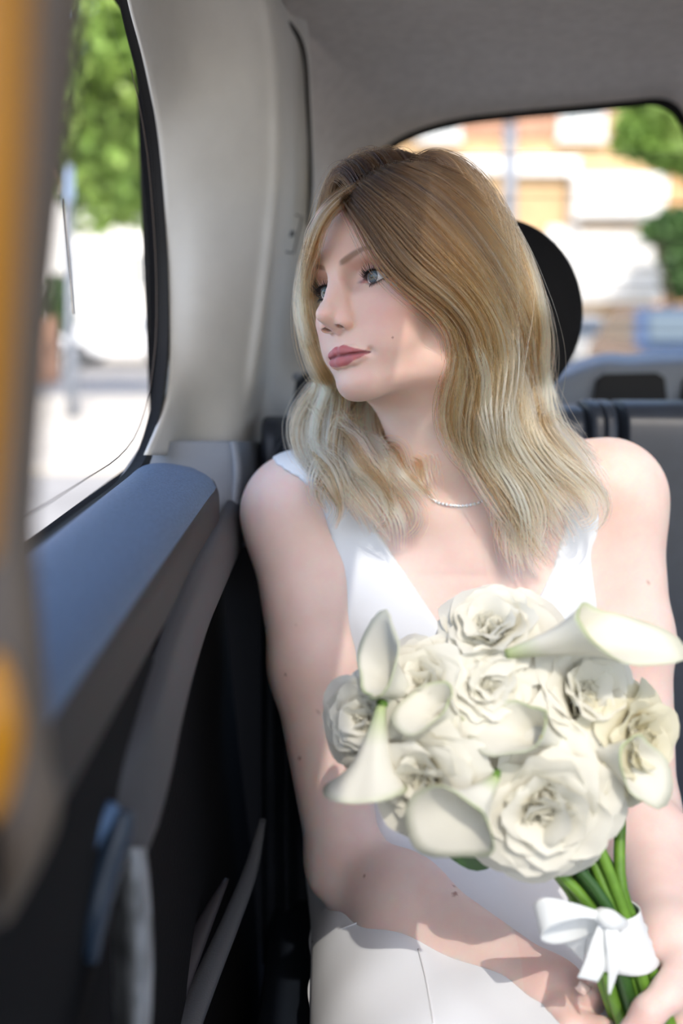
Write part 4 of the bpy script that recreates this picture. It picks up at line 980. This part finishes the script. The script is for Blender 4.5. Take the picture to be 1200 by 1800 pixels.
for z0, zz in ((-7, -34), (-14, -40), (-25, -45), (-40, -52), (-58, -60), (-78, -68), (-100, -76)):
    far_top.append([(PARTX + 1, crown(PARTX + 1, z0, -2), 'H', z0), (PARTX - 12, crown(PARTX - 12, z0, 7), 'H', z0 + 1), (PARTX - 36, crown(PARTX - 36, z0 - 6, 12), 'H', z0 - 3), (-64, 52, 'H', zz - 6), (-76, 15, 'H', zz), (-78, -25, 'H', zz + 4), (-73, -60, 'H', zz + 2), (-62, -90, 'H', zz - 6), *low])
front = [[(634,352,'s',.0),(602,357,'s',.006),(574,380,'s',.008),(551,412,'s',.009),(545,450,'s',.010),(541,492,'h',-71),(546,545,'h',-74),(556,600,'h',-78),(580,650,'d',1.03), *low[1:]],
         [(632,346,'s',.0),(598,353,'s',.009),(570,377,'s',.011),(548,410,'s',.012),(542,450,'s',.012),(538,492,'h',-73),(541,545,'h',-76),(550,600,'h',-80),(576,650,'d',1.03), *low[1:]],
         [(630,340,'s',.0),(598,350,'s',.011),(572,375,'s',.013),(554,409,'s',.014),(544,450,'s',.014),(538,492,'h',-74),(536,545,'h',-79),(546,600,'h',-82),(572,650,'d',1.03), *low[1:]]]
front += [[(668,308,'s',.0),(640,324,'s',.012),(606,344,'s',.014),(577,371,'s',.015),(553,410,'s',.014),(547,452,'s',.014),(540,495,'h',-73),(537,548,'h',-77),(548,602,'h',-80),(574,650,'d',1.03), *low[1:]],
          [(655,314,'s',.0),(632,332,'s',.011),(602,350,'s',.012),(574,377,'s',.012),(551,413,'s',.012),(545,455,'s',.012),(540,500,'h',-72),(538,550,'h',-76),(550,602,'h',-79),(576,650,'d',1.03), *low[1:]]]
LOCKS = []          # centre line, width, thickness, strands, lightness shift
def addlock(c, w, th, n, sh=0.0, curl=0.0, tip=0.35, t0=0.0): LOCKS.append((c, w, th, n, sh, curl, tip, t0))
gn = [guide([(g[0][0], g[0][1], 's', -.004)] + g) for g in near]
for i in range(len(gn) - 1):
    for s in (0.0, 0.2, 0.4, 0.6, 0.8):
        c = gn[i] * (1 - s) + gn[i + 1] * s
        addlock(c, random.uniform(.011, .016), .005, 250, random.uniform(-.45, .35), random.uniform(.003, .008), random.uniform(.2, .4))
addlock(gn[-1], .012, .005, 220, -.1, .002)
for g in inner:
    g = [(g[0][0], g[0][1] - 25, 's', -.002), (g[0][0], g[0][1], 's', .006)] + g[1:]
    addlock(guide(g), .014, .008, 260, random.uniform(-.5, .3), random.uniform(.002, .004), .3, 0.35)
for g in far[:3]:
    c = guide(g)
    for dd in (-1, 0, 1): addlock(c + np.array((0.003, 0.004, 0)) * dd, .009, .006, 240, random.uniform(-.05, .2), .002, .4)
for g in far[3:]:
    addlock(guide(g), .015, .008, 280, random.uniform(-.45, .35), random.uniform(.002, .004), .35, 0.45)
for g in front: addlock(guide(g), .008, .004, 260, random.uniform(.0, .35), .002, .4, 0.12)
for g in far_top: addlock(guide(g), .015, .006, 260, random.uniform(-.2, .1), .002, .4)
# the back of the head, from the crown down to the nape
for a in np.linspace(-75, 75, 11):
    r = math.radians(a); sx_, cz_ = math.sin(r), math.cos(r)
    pts = [H(4 + 20 * sx_, 96, -85 - 10 * cz_), H(4 + 34 * sx_, 113, -92 - 30 * cz_), H(60 * sx_, 98, -100 - 66 * cz_), H(82 * sx_, 50, -98 - 96 * cz_), H(86 * sx_, -10, -98 - 98 * cz_), H(80 * sx_, -70, -95 - 82 * cz_), H(78 * sx_, -120, -92 - 70 * cz_), H(84 * sx_, -165, -86 - 70 * cz_)]
    addlock(resample(catmull(pts, 100), 44), .022, .007, 240, -.05, .003, .5)
SP_, SCOL, SRAD = [], [], []
n_ = 44; tt = np.linspace(0, 1, n_)
ROOT, MID, TIP = np.array((.048, .024, .010)), np.array((.60, .305, .115)), np.array((.97, .65, .39))
for (c, w, th, n, sh, curl, tip, t0) in LOCKS:
    T = np.gradient(c, axis=0); T /= np.linalg.norm(T, axis=1)[:, None]
    cen = H(0, 0, -90); out_ = c - cen; view = np.array((0, 0, CAMZ)) - c
    out_ /= np.linalg.norm(out_, axis=1)[:, None]; view /= np.linalg.norm(view, axis=1)[:, None]; mixv = np.linspace(0, 1, n_)[:, None] ** 0.7
    Nn = out_ * (1 - mixv) + view * mixv; Nn -= T * (Nn * T).sum(1)[:, None]; Nn /= np.linalg.norm(Nn, axis=1)[:, None]
    B = np.cross(T, Nn)
    prof = np.minimum(1.0, 0.65 + 2.0 * tt) * (1 - (1 - tip) * np.clip((tt - 0.72) / 0.28, 0, 1) ** 1.5)
    if t0: prof = np.minimum(1.0, 0.5 + 2 * tt) * (1 - (1 - tip) * np.clip((tt - 0.7) / 0.3, 0, 1) ** 1.5)
    ph = random.uniform(0, 6.28); wis = {q: (random.uniform(-1.0, -.55) if random.random() < .3 else random.gauss(.12, .18)) for q in range(-12, 13)}
    c = c + Nn * (random.uniform(-.007, .005) * sst(.3, .6, tt))[:, None]
    for k in range(n):
        a = rng.normal(0, .48); b = rng.normal(0, .5)
        iw = round(a * 4); sub = iw / 4; a = a * 0.55 + sub * 0.45                       # strands gather in finer wisps
        wv = rng.uniform(0, 6.28); am = rng.uniform(0.0, 1.0) * 0.0014
        cl_ = 0.8 * sst(0.3, 0.85, tt); lat = (sub * cl_ + a * (1 - cl_)) * w * prof + curl * sst(.25, .8, tt) * np.sin(11 * tt + ph + sub * 1.6) + am * tt * np.sin(16 * tt + wv)
        nor = b * th * prof * (1 - .5 * cl_) + curl * 0.7 * sst(.25, .8, tt) * np.cos(11 * tt + ph + sub) + am * tt * np.cos(14 * tt + wv)
        q = c + B * lat[:, None] + Nn * nor[:, None]
        if rng.random() < 0.035: q = q + (B * rng.normal(0, .005) + Nn * abs(rng.normal(0, .005))) [:] * (tt ** 1.5)[:, None]
        end = rng.uniform(0.84, 1.0); q = resample(q[:max(6, int(n_ * end))], n_) if end < 0.98 else q
        SP_.append(q)
        tx = np.clip(t0 + tt * (1 - t0) * end + rng.normal(0, .05), 0, 1); ws = wis.get(iw, 0); hl = 0.30 if ws > .22 else 0.0; sv = sh * 0.6 + ws + rng.normal(0, .14)
        m1 = sst(0.08, 0.50 + 0.12 * rng.random(), tx)[:, None]; m2 = np.clip(sst(0.32, 0.86, tx + sv * 0.25 + hl * sst(.08, .40, tx)), 0, 1)[:, None]
        col = (ROOT * (1 - m1) + MID * m1) * (1 - m2) + TIP * m2
        SCOL.append(col * max(0.22, 1 + 0.7 * sv)); SRAD.append(np.r_[np.full(n_ - 4, 1.0), .85, .65, .4, .15] * rng.uniform(.00011, .00019))
SP_ = np.array(SP_); SCOL = np.clip(np.array(SCOL), .01, .95); SRAD = np.array(SRAD); ns = len(SP_)
hc = bpy.data.hair_curves.new('hair'); hc.add_curves([n_] * ns)
hc.attributes['position'].data.foreach_set('vector', SP_.astype(np.float32).ravel())
ra = hc.attributes.get('radius') or hc.attributes.new('radius', 'FLOAT', 'POINT'); ra.data.foreach_set('value', SRAD.astype(np.float32).ravel())
ct = hc.attributes.new('tint', 'FLOAT_COLOR', 'POINT'); ct.data.foreach_set('color', np.concatenate([SCOL, np.ones((ns, n_, 1))], 2).astype(np.float32).ravel())
M_HAIR = bpy.data.materials.new('blonde_hair'); M_HAIR.use_nodes = True; nt = M_HAIR.node_tree
nt.nodes.remove(nt.nodes['Principled BSDF']); hb_ = nt.nodes.new('ShaderNodeBsdfHairPrincipled'); hb_.parametrization = 'COLOR'
hb_.inputs['Roughness'].default_value = 0.30; hb_.inputs['Radial Roughness'].default_value = 0.45; hb_.inputs['Coat'].default_value = 0.0
av = nt.nodes.new('ShaderNodeAttribute'); av.attribute_name = 'tint'; nt.links.new(av.outputs['Color'], hb_.inputs['Color']); nt.links.new(hb_.outputs[0], nt.nodes['Material Output'].inputs[0])
hc.materials.append(M_HAIR)
hair = link(bpy.data.objects.new('hair', hc), person); tag(hair, 'long wavy blonde hair with dark roots', kind='stuff')
print('strands', ns)
# ------------------------------------------------------------------ dress
M_DRESS = mat('white_crepe', (0.78, 0.805, 0.84), 0.65, 0.25, sheen=0.15, bump=0.10, bump_scale=1400)
DRESS = [Prim(p.kind, p.pts, p.r, 0.05 if p.k > 0.02 else p.k, p.op, p.R) for p in TORSO_ONLY[3:]]
DRESS += [Prim('e', (0.130, 1.045, 0.79), np.array((0.120, 0.098, 0.15)), .07), Prim('e', (0.130, 1.03, 0.63), np.array((0.157, 0.118, 0.11)), .06)]
DRESS += [Prim('c', [(0.054, 1.0, 0.565), (0.047, 0.46, 0.565)], (0.084, 0.066), .06), Prim('c', [(0.212, 1.0, 0.565), (0.225, 0.46, 0.565)], (0.084, 0.066), .06), Prim('c', [(0.133, 1.0, 0.575), (0.136, 0.46, 0.57)], (0.070, 0.058), .06),
          Prim('c', [(0.047, 0.46, 0.565), (0.045, 0.47, 0.12)], (0.066, 0.075), .05), Prim('c', [(0.225, 0.46, 0.565), (0.235, 0.47, 0.12)], (0.066, 0.075), .05), Prim('c', [(0.136, 0.46, 0.57), (0.14, 0.47, 0.12)], (0.058, 0.075), .05)]
def neck_poly():
    px = [(470, 818), (488, 826), (520, 838), (548, 858), (568, 895), (580, 940), (587, 990), (592, 1040), (600, 1100), (612, 1160), (600, 1260)]
    q = [P(x, y, 0.985) for x, y in px] + [np.array((-0.30, 1, 0.80)), np.array((-0.30, 1, -0.2)), np.array((0.6, 1, -0.2)), np.array((0.6, 1, 0.80))]
    px = [(1066, 1260), (1057, 1150), (1054, 1080), (1054, 1000), (1051, 930), (1047, 870), (1042, 800), (1040, 740), (990, 740), (998, 850), (990, 925), (965, 985), (927, 1043), (885, 1102), (848, 1150), (812, 1128), (770, 1081), (725, 1020), (680, 959), (630, 890), (590, 838), (578, 800), (470, 800)]
    q += [P(x, y, 0.985) for x, y in px]
    return np.array(q)[:, (0, 2)]
def poly_sdf(poly, X, Z):
    d = np.full(np.broadcast(X, Z).shape, 1e9); sgn = np.zeros(d.shape, bool); n = len(poly)
    for i in range(n):
        a, b = poly[i], poly[(i + 1) % n]; e = b - a; wx, wz = X - a[0], Z - a[1]
        t = np.clip((wx * e[0] + wz * e[1]) / (e @ e), 0, 1); d = np.minimum(d, (wx - e[0] * t) ** 2 + (wz - e[1] * t) ** 2)
        c = ((a[1] > Z) != (b[1] > Z)) & (X < (b[0] - a[0]) * (Z - a[1]) / (b[1] - a[1] + 1e-12) + a[0]); sgn ^= c
    return np.where(sgn, -1, 1) * np.sqrt(d)
lo = np.array((-0.075, 0.36, 0.10)); h = 0.0034; dims = (124, 246, 300)
F = field(DRESS, lo, h, dims)
X = (lo[0] + h * np.arange(dims[0]))[:, None, None]; Y = (lo[1] + h * np.arange(dims[1]))[None, :, None]; Z = (lo[2] + h * np.arange(dims[2]))[None, None, :]
# gentle folds: creases fanning from the hip, drag lines under the bust
lapm = np.exp(-((Z - 0.66) / 0.06) ** 2); wst = np.exp(-((Z - 0.80) / 0.07) ** 2)
F = F - 0.0032 - 0.0016 * lapm * np.sin(95 * (0.75 * X + 0.55 * Y) + 14 * X) - 0.0012 * lapm * np.sin(52 * (Y - 0.9 * X)) - 0.0012 * wst * np.sin(120 * (Z + 0.35 * X))
PD = poly_sdf(neck_poly(), X[:, 0, :], Z[0, :, :]).astype(np.float32)
F = smax(F, PD[:, None, :], 0.002).astype(np.float32)
DF = F; DLO = lo; DH = h
V, Q = surface_nets(F, lo, h); N = normals(F, lo, h, V)
dress = fast_mesh('dress', V, Q, M_DRESS, person, None); tag(dress, 'white sleeveless v-neck dress')
def on_dress(px, py, off=0.0006, d0=0.6, d1=1.1):
    a, b = P(px, py, d0), P(px, py, d1); t = np.linspace(0, 1, 500)[:, None]; q = a + (b - a) * t; f = tri(DF, DLO, DH, q) - off; k = int(np.argmax(f < 0)); return q[k]
M_SEAM = mat('white_thread', (0.72, 0.73, 0.75), 0.7)
for pts in ([(548, 1655), (600, 1632), (660, 1612), (715, 1600)], [(735, 1668), (748, 1720), (762, 1800)], [(565, 1600), (600, 1590), (640, 1588)]):
    q = catmull([on_dress(x, y) for x, y in pts], 24); tube('seam', q, 0.0009, M_SEAM, dress, 6)
# side edge of the skirt: wavy lip of the overlapping cloth along the outer thigh
def edge_x(py):
    for px in range(470, 640, 2):
        a, b = P(px, py, 0.6), P(px, py, 1.1); q = a + (b - a) * np.linspace(0, 1, 300)[:, None]; ff = tri(DF, DLO, DH, q)
        if ff.min() < -0.0015: return q[int(np.argmin(ff))]
q = [edge_x(y) for y in range(1590, 1850, 20)]; q = np.array([p for p in q if p is not None])
q = catmull(q, 60); q[:, 0] += -0.0012 + 0.0016 * np.sin(np.linspace(0, 17, 60)); q[:, 2] += 0.001
tube('side_lip', q, 0.0014, M_DRESS, dress, 8)

# ------------------------------------------------------------------ necklace of set stones
M_STONE = mat('crystal', (0.85, 0.87, 0.9), 0.05, 1.0, 0.2, coat=1.0); M_SILVER = mat('silver', (0.75, 0.75, 0.76), 0.2, 0.5, 1.0)
SKINP = HEAD[:2] + BODY
q = [march(SKINP, x, y, 0.0015, 0.85, 1.2) for x, y in ((735, 845), (748, 866), (765, 881), (785, 887), (805, 889), (825, 888), (845, 882), (858, 875), (870, 865), (884, 846), (896, 822))]
ctr = nb + (0, 0, 0.0)
q += [ctr + (0.056, 0.01, 0.045), ctr + (0.045, 0.045, 0.06), ctr + (0.0, 0.062, 0.065), ctr + (-0.045, 0.045, 0.06), ctr + (-0.056, 0.01, 0.04)]
q = resample(catmull(q + [q[0]], 300), 120)
V, F = tube_np(q, 0.0009, 6, None, None, False); nk = mesh_obj('necklace', V, F, M_SILVER, person); tag(nk, 'thin necklace of clear stones')
b = bmesh.new()
for p in q[:-1]: bmesh.ops.create_icosphere(b, subdivisions=1, radius=0.0017, matrix=Matrix.Translation(Vector(p)))
tag(bm_obj('stones', b, M_STONE, nk), kind='stuff')
# ------------------------------------------------------------------ bouquet of white roses and calla lilies
def petal_mat(name, tip, base, z0, z1):
    m = bpy.data.materials.new(name); m.use_nodes = True; nt = m.node_tree; b = nt.nodes['Principled BSDF']; L_ = nt.links
    vc = nt.nodes.new('ShaderNodeVertexColor'); vc.layer_name = 'tint'; L_.new(vc.outputs['Color'], b.inputs['Base Color'])
    b.inputs['Roughness'].default_value = 0.55; b.inputs['Specular IOR Level'].default_value = 0.25
    tl = nt.nodes.new('ShaderNodeBsdfTranslucent'); L_.new(vc.outputs['Color'], tl.inputs['Color']); mx = nt.nodes.new('ShaderNodeMixShader'); mx.inputs[0].default_value = 0.30
    L_.new(b.outputs[0], mx.inputs[1]); L_.new(tl.outputs[0], mx.inputs[2]); L_.new(mx.outputs[0], nt.nodes['Material Output'].inputs[0]); return m
M_PETAL = petal_mat('petal', 0, 0, 0, 0)
M_STEM = mat('green_stem', (0.10, 0.22, 0.025), 0.4, 0.4, col2=(0.16, 0.32, 0.04), var_scale=60); M_STEMD = mat('dark_green_stem', (0.035, 0.10, 0.02), 0.4, 0.4)
M_RIB = mat('white_silk_ribbon', (0.80, 0.83, 0.82), 0.5, 0.3, sheen=0.3, bump=0.1, bump_scale=800)
def colour(me, cols):
    me.color_attributes.new('tint', 'FLOAT_COLOR', 'POINT').data.foreach_set('color', np.c_[cols, np.ones(len(cols))].astype(np.float32).ravel())
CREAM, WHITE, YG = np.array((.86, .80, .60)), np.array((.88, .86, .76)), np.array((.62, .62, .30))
def petal_mesh(name, w, hgt, cup, curl, ruffle, seed, tip=WHITE, base=CREAM, nu=7, nv=7):
    """unit-ish petal: grows along +z from the origin, hollow side towards -y"""
    r = np.random.default_rng(seed); V, C = [], []; ph = r.uniform(0, 6.28)
    for i in range(nv):
        v = i / (nv - 1)
        for j in range(nu):
            u = j / (nu - 1) * 2 - 1
            ww = w * (0.30 + 0.70 * math.sin(min(1.0, v * 1.15 + 0.12) * math.pi * 0.62) ** 0.8) * (1 - 0.25 * v ** 5)
            edge = 1 - 0.16 * abs(u) ** 2.5 * v + 0.03 * math.sin(3 * u + ph)
            z = hgt * v * edge
            y = -cup * (math.sin(v * math.pi * 0.55) * 1.0) + cup * 1.15 * v ** 2.2 - 0.55 * w * (1 - math.cos(u * 1.15)) * (1 - 0.35 * v)
            y += curl * max(0, v - 0.62) ** 2 * 6 + ruffle * v * v * math.sin(u * 5 + ph) 
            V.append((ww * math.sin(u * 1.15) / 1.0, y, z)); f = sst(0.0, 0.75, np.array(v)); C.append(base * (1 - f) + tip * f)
    F = [(i * nu + j, i * nu + j + 1, (i + 1) * nu + j + 1, (i + 1) * nu + j) for i in range(nv - 1) for j in range(nu - 1)]
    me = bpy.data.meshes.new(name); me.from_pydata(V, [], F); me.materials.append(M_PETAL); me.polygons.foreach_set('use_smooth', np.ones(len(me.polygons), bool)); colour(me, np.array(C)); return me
PET = {k: [petal_mesh('petal', *a, seed=s * 7 + n) for s in range(3)] for n, (k, a) in enumerate({'in': (0.34, 0.62, 0.10, -0.10, 0.04), 'mid': (0.52, 0.80, 0.16, 0.04, 0.05), 'out': (0.66, 0.95, 0.20, 0.22, 0.06)}.items())}
PETY = {k: [petal_mesh('petal', *a, seed=s * 5 + n, tip=np.array((.80, .76, .58)), base=np.array((.70, .55, .25))) for s in range(3)] for n, (k, a) in enumerate({'in': (0.34, 0.62, 0.10, -0.10, 0.04), 'mid': (0.52, 0.80, 0.16, 0.04, 0.05), 'out': (0.66, 0.95, 0.20, 0.22, 0.06)}.items())}
bouquet = empty('bouquet', P(1085, 1640, 0.70)); tag(bouquet, 'round bouquet of cream roses and white calla lilies tied with white ribbon', 'bouquet')
BIND = P(1062, 1590, 0.70)
def frame(z, hint=(0.2, -0.3, 1)):
    z = np.array(z, float); z /= np.linalg.norm(z); x = np.cross(hint, z); x /= np.linalg.norm(x); return np.stack([x, np.cross(z, x), z], 1)
def rose(px, py, d, rpx, axis, spread=1.0, seed=0, pet=PET, n=(13, 16, 17)):
    r = np.random.default_rng(seed); c = P(px, py, d); R = rpx * d / 1750.0 * 1.08; A = frame(axis); base = c - A[:, 2] * R * 0.45
    # heart of the flower: a small tight bud
    V, F = [], []
    for i in range(7):
        a = i / 6
        for j in range(12):
            t = 2 * math.pi * j / 12; rad = R * 0.14 * math.sin(0.35 + a * 2.2) * (1 + 0.12 * math.sin(3 * t + 4 * a)); V.append(base + A @ np.array((rad * math.cos(t), rad * math.sin(t), R * (0.02 + 0.5 * a))))
    F = [(i * 12 + j, i * 12 + (j + 1) % 12, (i + 1) * 12 + (j + 1) % 12, (i + 1) * 12 + j) for i in range(6) for j in range(12)] + [tuple(range(72, 84))]
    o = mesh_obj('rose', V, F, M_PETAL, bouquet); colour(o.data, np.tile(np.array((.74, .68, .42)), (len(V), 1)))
    ga = 2.39996; k = 0
    for kind, cnt, t0, t1, s0, s1, ro in (('in', n[0], -16, 12, .95, 1.20, .10), ('mid', n[1], 12, 42, 1.0, 1.15, .16), ('out', n[2], 44, 88 * spread, 1.0, 1.10, .20)):
        for i in range(cnt):
            f = i / max(1, cnt - 1); tilt = math.radians(t0 + (t1 - t0) * f + r.normal(0, 6)); az = k * ga + r.normal(0, .15); s = R * (s0 + (s1 - s0) * f) * r.uniform(.92, 1.08)
            # petal z axis leans outward by tilt; its hollow side faces the flower's axis
            er = np.array((math.cos(az), math.sin(az), 0)); ez = np.array((0, 0, 1.0)); zz = ez * math.cos(tilt) + er * math.sin(tilt); yy = er * math.cos(tilt) - ez * math.sin(tilt); xx = np.cross(yy, zz)
            M3 = A @ np.stack([xx, yy, zz], 1) * s; p = base + A @ (er * R * ro * (0.5 + f) + ez * R * (0.12 * (1 - f) - 0.04 * (kind == 'out')))
            ob = bpy.data.objects.new('petal', pet[kind][int(r.integers(3))]); COL.objects.link(ob); ob.parent = o
            ob.matrix_basis = Matrix.Translation(Vector(p)) @ Matrix(M3.tolist()).to_4x4(); k += 1
    return o, base
ROSES = [(958, 1425, 0.668, 118, (-0.10, -1.0, 0.10), 1.0), (742, 1368, 0.676, 104, (-0.45, -0.9, 0.12), 1.0), (862, 1108, 0.735, 96, (-0.25, -0.55, 0.85), 0.9),
         (742, 1205, 0.712, 84, (-0.35, -0.75, 0.55), 1.0), (858, 1205, 0.705, 78, (0.0, -0.8, 0.55), 1.0), (1030, 1222, 0.712, 104, (0.30, -0.75, 0.55), 1.0),
         (640, 1262, 0.712, 78, (-0.6, -0.8, 0.45), 1.0), (1120, 1305, 0.700, 92, (0.55, -0.8, 0.2), 1.05)]
flower_bases = []
for k, a in enumerate(ROSES):
    o, b = rose(*a, seed=20 + k, pet=PETY if k == 7 else PET); flower_bases.append(b)
# calla: rolled funnel opening to a flared lip with a pointed tip
def calla(p0, p1, lip, width, hint, tipcurl=0.25, seed=0, roll=0.0):
    """p0 throat base, p1 middle of the mouth; lip = length of the pointed back lip"""
    p0, p1 = np.array(p0), np.array(p1); ax = p1 - p0; Ln = np.linalg.norm(ax); A = frame(ax, hint); V, C = [], []; nu, nv = 25, 16
    for i in range(nv):
        t = i / (nv - 1)
        for j in range(nu):
            v = j / (nu - 1) * 2 - 1; th = v * math.pi * 1.06 + roll                 # v = 0 is the back, where the tip is
            back = math.cos(v * math.pi * 0.5) ** 1.6
            rad = width * (0.10 + 0.55 * t ** 1.3 + 0.55 * max(0, t - 0.6) ** 2 * 5 * (0.35 + 0.65 * back)) + 0.0015 * v
            rad *= 1 + 0.16 * t * math.sin(2 * th + 1.3 * seed) + 0.06 * t * math.sin(5 * th + seed)
            z = Ln * t * (0.72 + 0.28 * back) + lip * back ** 5 * max(0, t - 0.55) ** 1.5 * 2.2
            er = np.array((-math.sin(th), -math.cos(th), 0)) * -1
            q = np.array((er[0] * rad, er[1] * rad, z)); q[1] += tipcurl * width * back ** 2 * max(0, t - 0.7) ** 2 * 8
            V.append(p0 + A @ q); g = max(0.0, 1 - t * 2.2) * 0.8 + 0.75 * max(0, (t - 0.96) / 0.04) * (abs(v) < .95) * (0.2 + .8 * (1 - back)); C.append(WHITE * (1 - min(1, g)) + np.array((.42, .55, .16)) * min(1, g))
    F = [(i * nu + j, i * nu + j + 1, (i + 1) * nu + j + 1, (i + 1) * nu + j) for i in range(nv - 1) for j in range(nu - 1)]
    o = mesh_obj('calla_lily', V, F, M_PETAL, bouquet); colour(o.data, np.array(C)); md = o.modifiers.new('thickness', 'SOLIDIFY'); md.thickness = 0.0009
    tube('spadix', [p0 + ax * 0.15, p0 + ax * 0.32, p0 + ax * 0.5], [0.003, 0.0032, 0.0018], mat('yellow_spadix', (.75, .50, .05), .7) if 'yellow_spadix' not in bpy.data.materials else bpy.data.materials['yellow_spadix'], o, 8, 10)
    flower_bases.append(p0); return o
calla(P(890, 1150, .705), P(1085, 1105, .685), .062, .026, (0.1, 0.5, -0.8), .4, 1)
calla(P(735, 1235, .712), P(650, 1158, .700), .014, .027, (0.3, 0.5, 0.7), .3, 2)
calla(P(668, 1240, .690), P(640, 1405, .664), .006, .026, (-0.4, -0.5, 0.0), .1, 3)
calla(P(872, 1370, .650), P(800, 1450, .625), .036, .028, (-0.5, 0.6, -0.5), .2, 4)
calla(P(1010, 1318, .690), P(890, 1272, .664), .012, .024, (0.1, 0.5, -0.9), .2, 5)
calla(P(1010, 1310, .700), P(1140, 1350, .668), .020, .025, (0.3, 0.6, -0.8), .2, 6)
calla(P(815, 1275, .690), P(742, 1236, .676), .010, .020, (0, 0.5, -0.9), .2, 7)
# stems: gathered at the ribbon, running on through the hands
ax_d = P(1140, 1822, 0.688) - P(1048, 1560, 0.700); ax_l = np.linalg.norm(ax_d); ax_d /= ax_l; A = frame(ax_d, (0, -1, 0.2)); T0 = P(1048, 1560, 0.700)
spots = [(0, 0)] + [(0.0098 * math.cos(a), 0.0098 * math.sin(a)) for a in np.linspace(0, 6.283, 7)[:-1]] + [(0.0190 * math.cos(a + .2), 0.0165 * math.sin(a + .2)) for a in np.linspace(0, 6.283, 10)[:-1]]
for k, (a, b) in enumerate(spots):
    f = flower_bases[k % len(flower_bases)]; s0 = T0 + A @ np.array((a, b, 0)); tw = A @ np.array((-b, a, 0)) * 0.18
    pts = [f + (0, 0.004, 0), f * 0.88 + s0 * 0.12 + (0, 0.030, 0), f * 0.5 + s0 * 0.5 + A @ np.array((a, b, 0)) * 0.4 + (0, 0.025, 0), s0, s0 + ax_d * ax_l * 0.35 + tw, s0 + ax_d * ax_l * 0.7 + tw * 2, s0 + ax_d * (ax_l + 0.05 + 0.004 * (k % 4)) + tw * 3]
    tube('stem', pts, [0.0030, 0.0036, 0.0042, 0.0046, 0.0048, 0.0050, 0.0050], M_STEM if k % 3 else M_STEMD, bouquet, 10, 26)
# leaves tucked under the flowers
for k, (a, b, c_) in enumerate((((900, 1500, .705), (840, 1515, .70), (780, 1500, .695)), ((1060, 1420, .715), (1100, 1395, .71), (1130, 1375, .71)), ((690, 1270, .71), (682, 1285, .70), (672, 1300, .69)))):
    q = catmull([P(*a), P(*b), P(*c_)], 9); w = np.sin(np.linspace(0.1, 3.1, 9)) * 0.010; up = np.array((0, -0.35, 1.0)); V = []
    for p, ww in zip(q, w): V += [p - up * ww, p + (0, 0.002, 0), p + up * ww]
    F = [(i * 3 + j, i * 3 + j + 1, i * 3 + 4 + j, i * 3 + 3 + j) for i in range(8) for j in range(2)]; mesh_obj('leaf', V, F, M_STEMD, bouquet)
# ribbon: sleeve, knot, loop and tails
V, F, ns_ = [], [], 36
for i in range(12):
    t = i / 11
    for j in range(ns_):
        th = 2 * math.pi * j / ns_; e = (math.cos(th), math.sin(th)); rad = 0.0262 + 0.0006 * math.sin(5 * th + 20 * t) + 0.0006 * math.sin(40 * t)
        tilt = 0.010 * e[0]; V.append(T0 + ax_d * (0.016 + 0.046 * t + tilt * (1 if 1 else 0)) + A @ np.array((e[0] * rad, e[1] * rad * 0.92, 0)))
F = [(i * ns_ + j, i * ns_ + (j + 1) % ns_, (i + 1) * ns_ + (j + 1) % ns_, (i + 1) * ns_ + j) for i in range(11) for j in range(ns_)]
rib = mesh_obj('ribbon', V, F, M_RIB, bouquet); md = rib.modifiers.new('thickness', 'SOLIDIFY'); md.thickness = 0.0008
def strip(name, rows, parent, n=20):
    o = loft(name, rows, 12, n, M_RIB, parent); md = o.modifiers.new('thickness', 'SOLIDIFY'); md.thickness = 0.0006; return o
kn = P(1068, 1614, .664)
V, F = tube_np([P(1048, 1606, .672), P(1058, 1610, .662), P(1070, 1616, .660), P(1086, 1622, .664), P(1098, 1622, .672)], [.003, .0062, .0075, .0058, .003], 12, 16); mesh_obj('knot', V, F, M_RIB, rib)
strip('bow_loop', [[P(1058, 1604, .664), P(1060, 1618, .664)], [P(1010, 1588, .655), P(1016, 1614, .652)], [P(960, 1578, .650), P(966, 1630, .648)], [P(938, 1590, .655), P(952, 1652, .655)], [P(960, 1600, .666), P(980, 1660, .668)], [P(1012, 1612, .672), P(1022, 1650, .674)], [P(1058, 1612, .670), P(1062, 1626, .670)]], rib, 36)
strip('ribbon_tail', [[P(1056, 1614, .662), P(1072, 1618, .662)], [P(1040, 1652, .655), P(1066, 1660, .655)], [P(1026, 1692, .652), P(1062, 1702, .652)], [P(1014, 1718, .652), P(1050, 1726, .652)]], rib)
strip('ribbon_tail', [[P(1062, 1616, .660), P(1082, 1620, .660)], [P(1064, 1656, .652), P(1090, 1660, .652)], [P(1068, 1700, .650), P(1086, 1704, .650)], [P(1068, 1746, .652), P(1072, 1748, .652)]], rib)
strip('ribbon_tail', [[P(1030, 1606, .676), P(1050, 1620, .676)], [P(1000, 1632, .682), P(1030, 1650, .682)], [P(990, 1655, .69), P(1025, 1690, .69)]], rib)
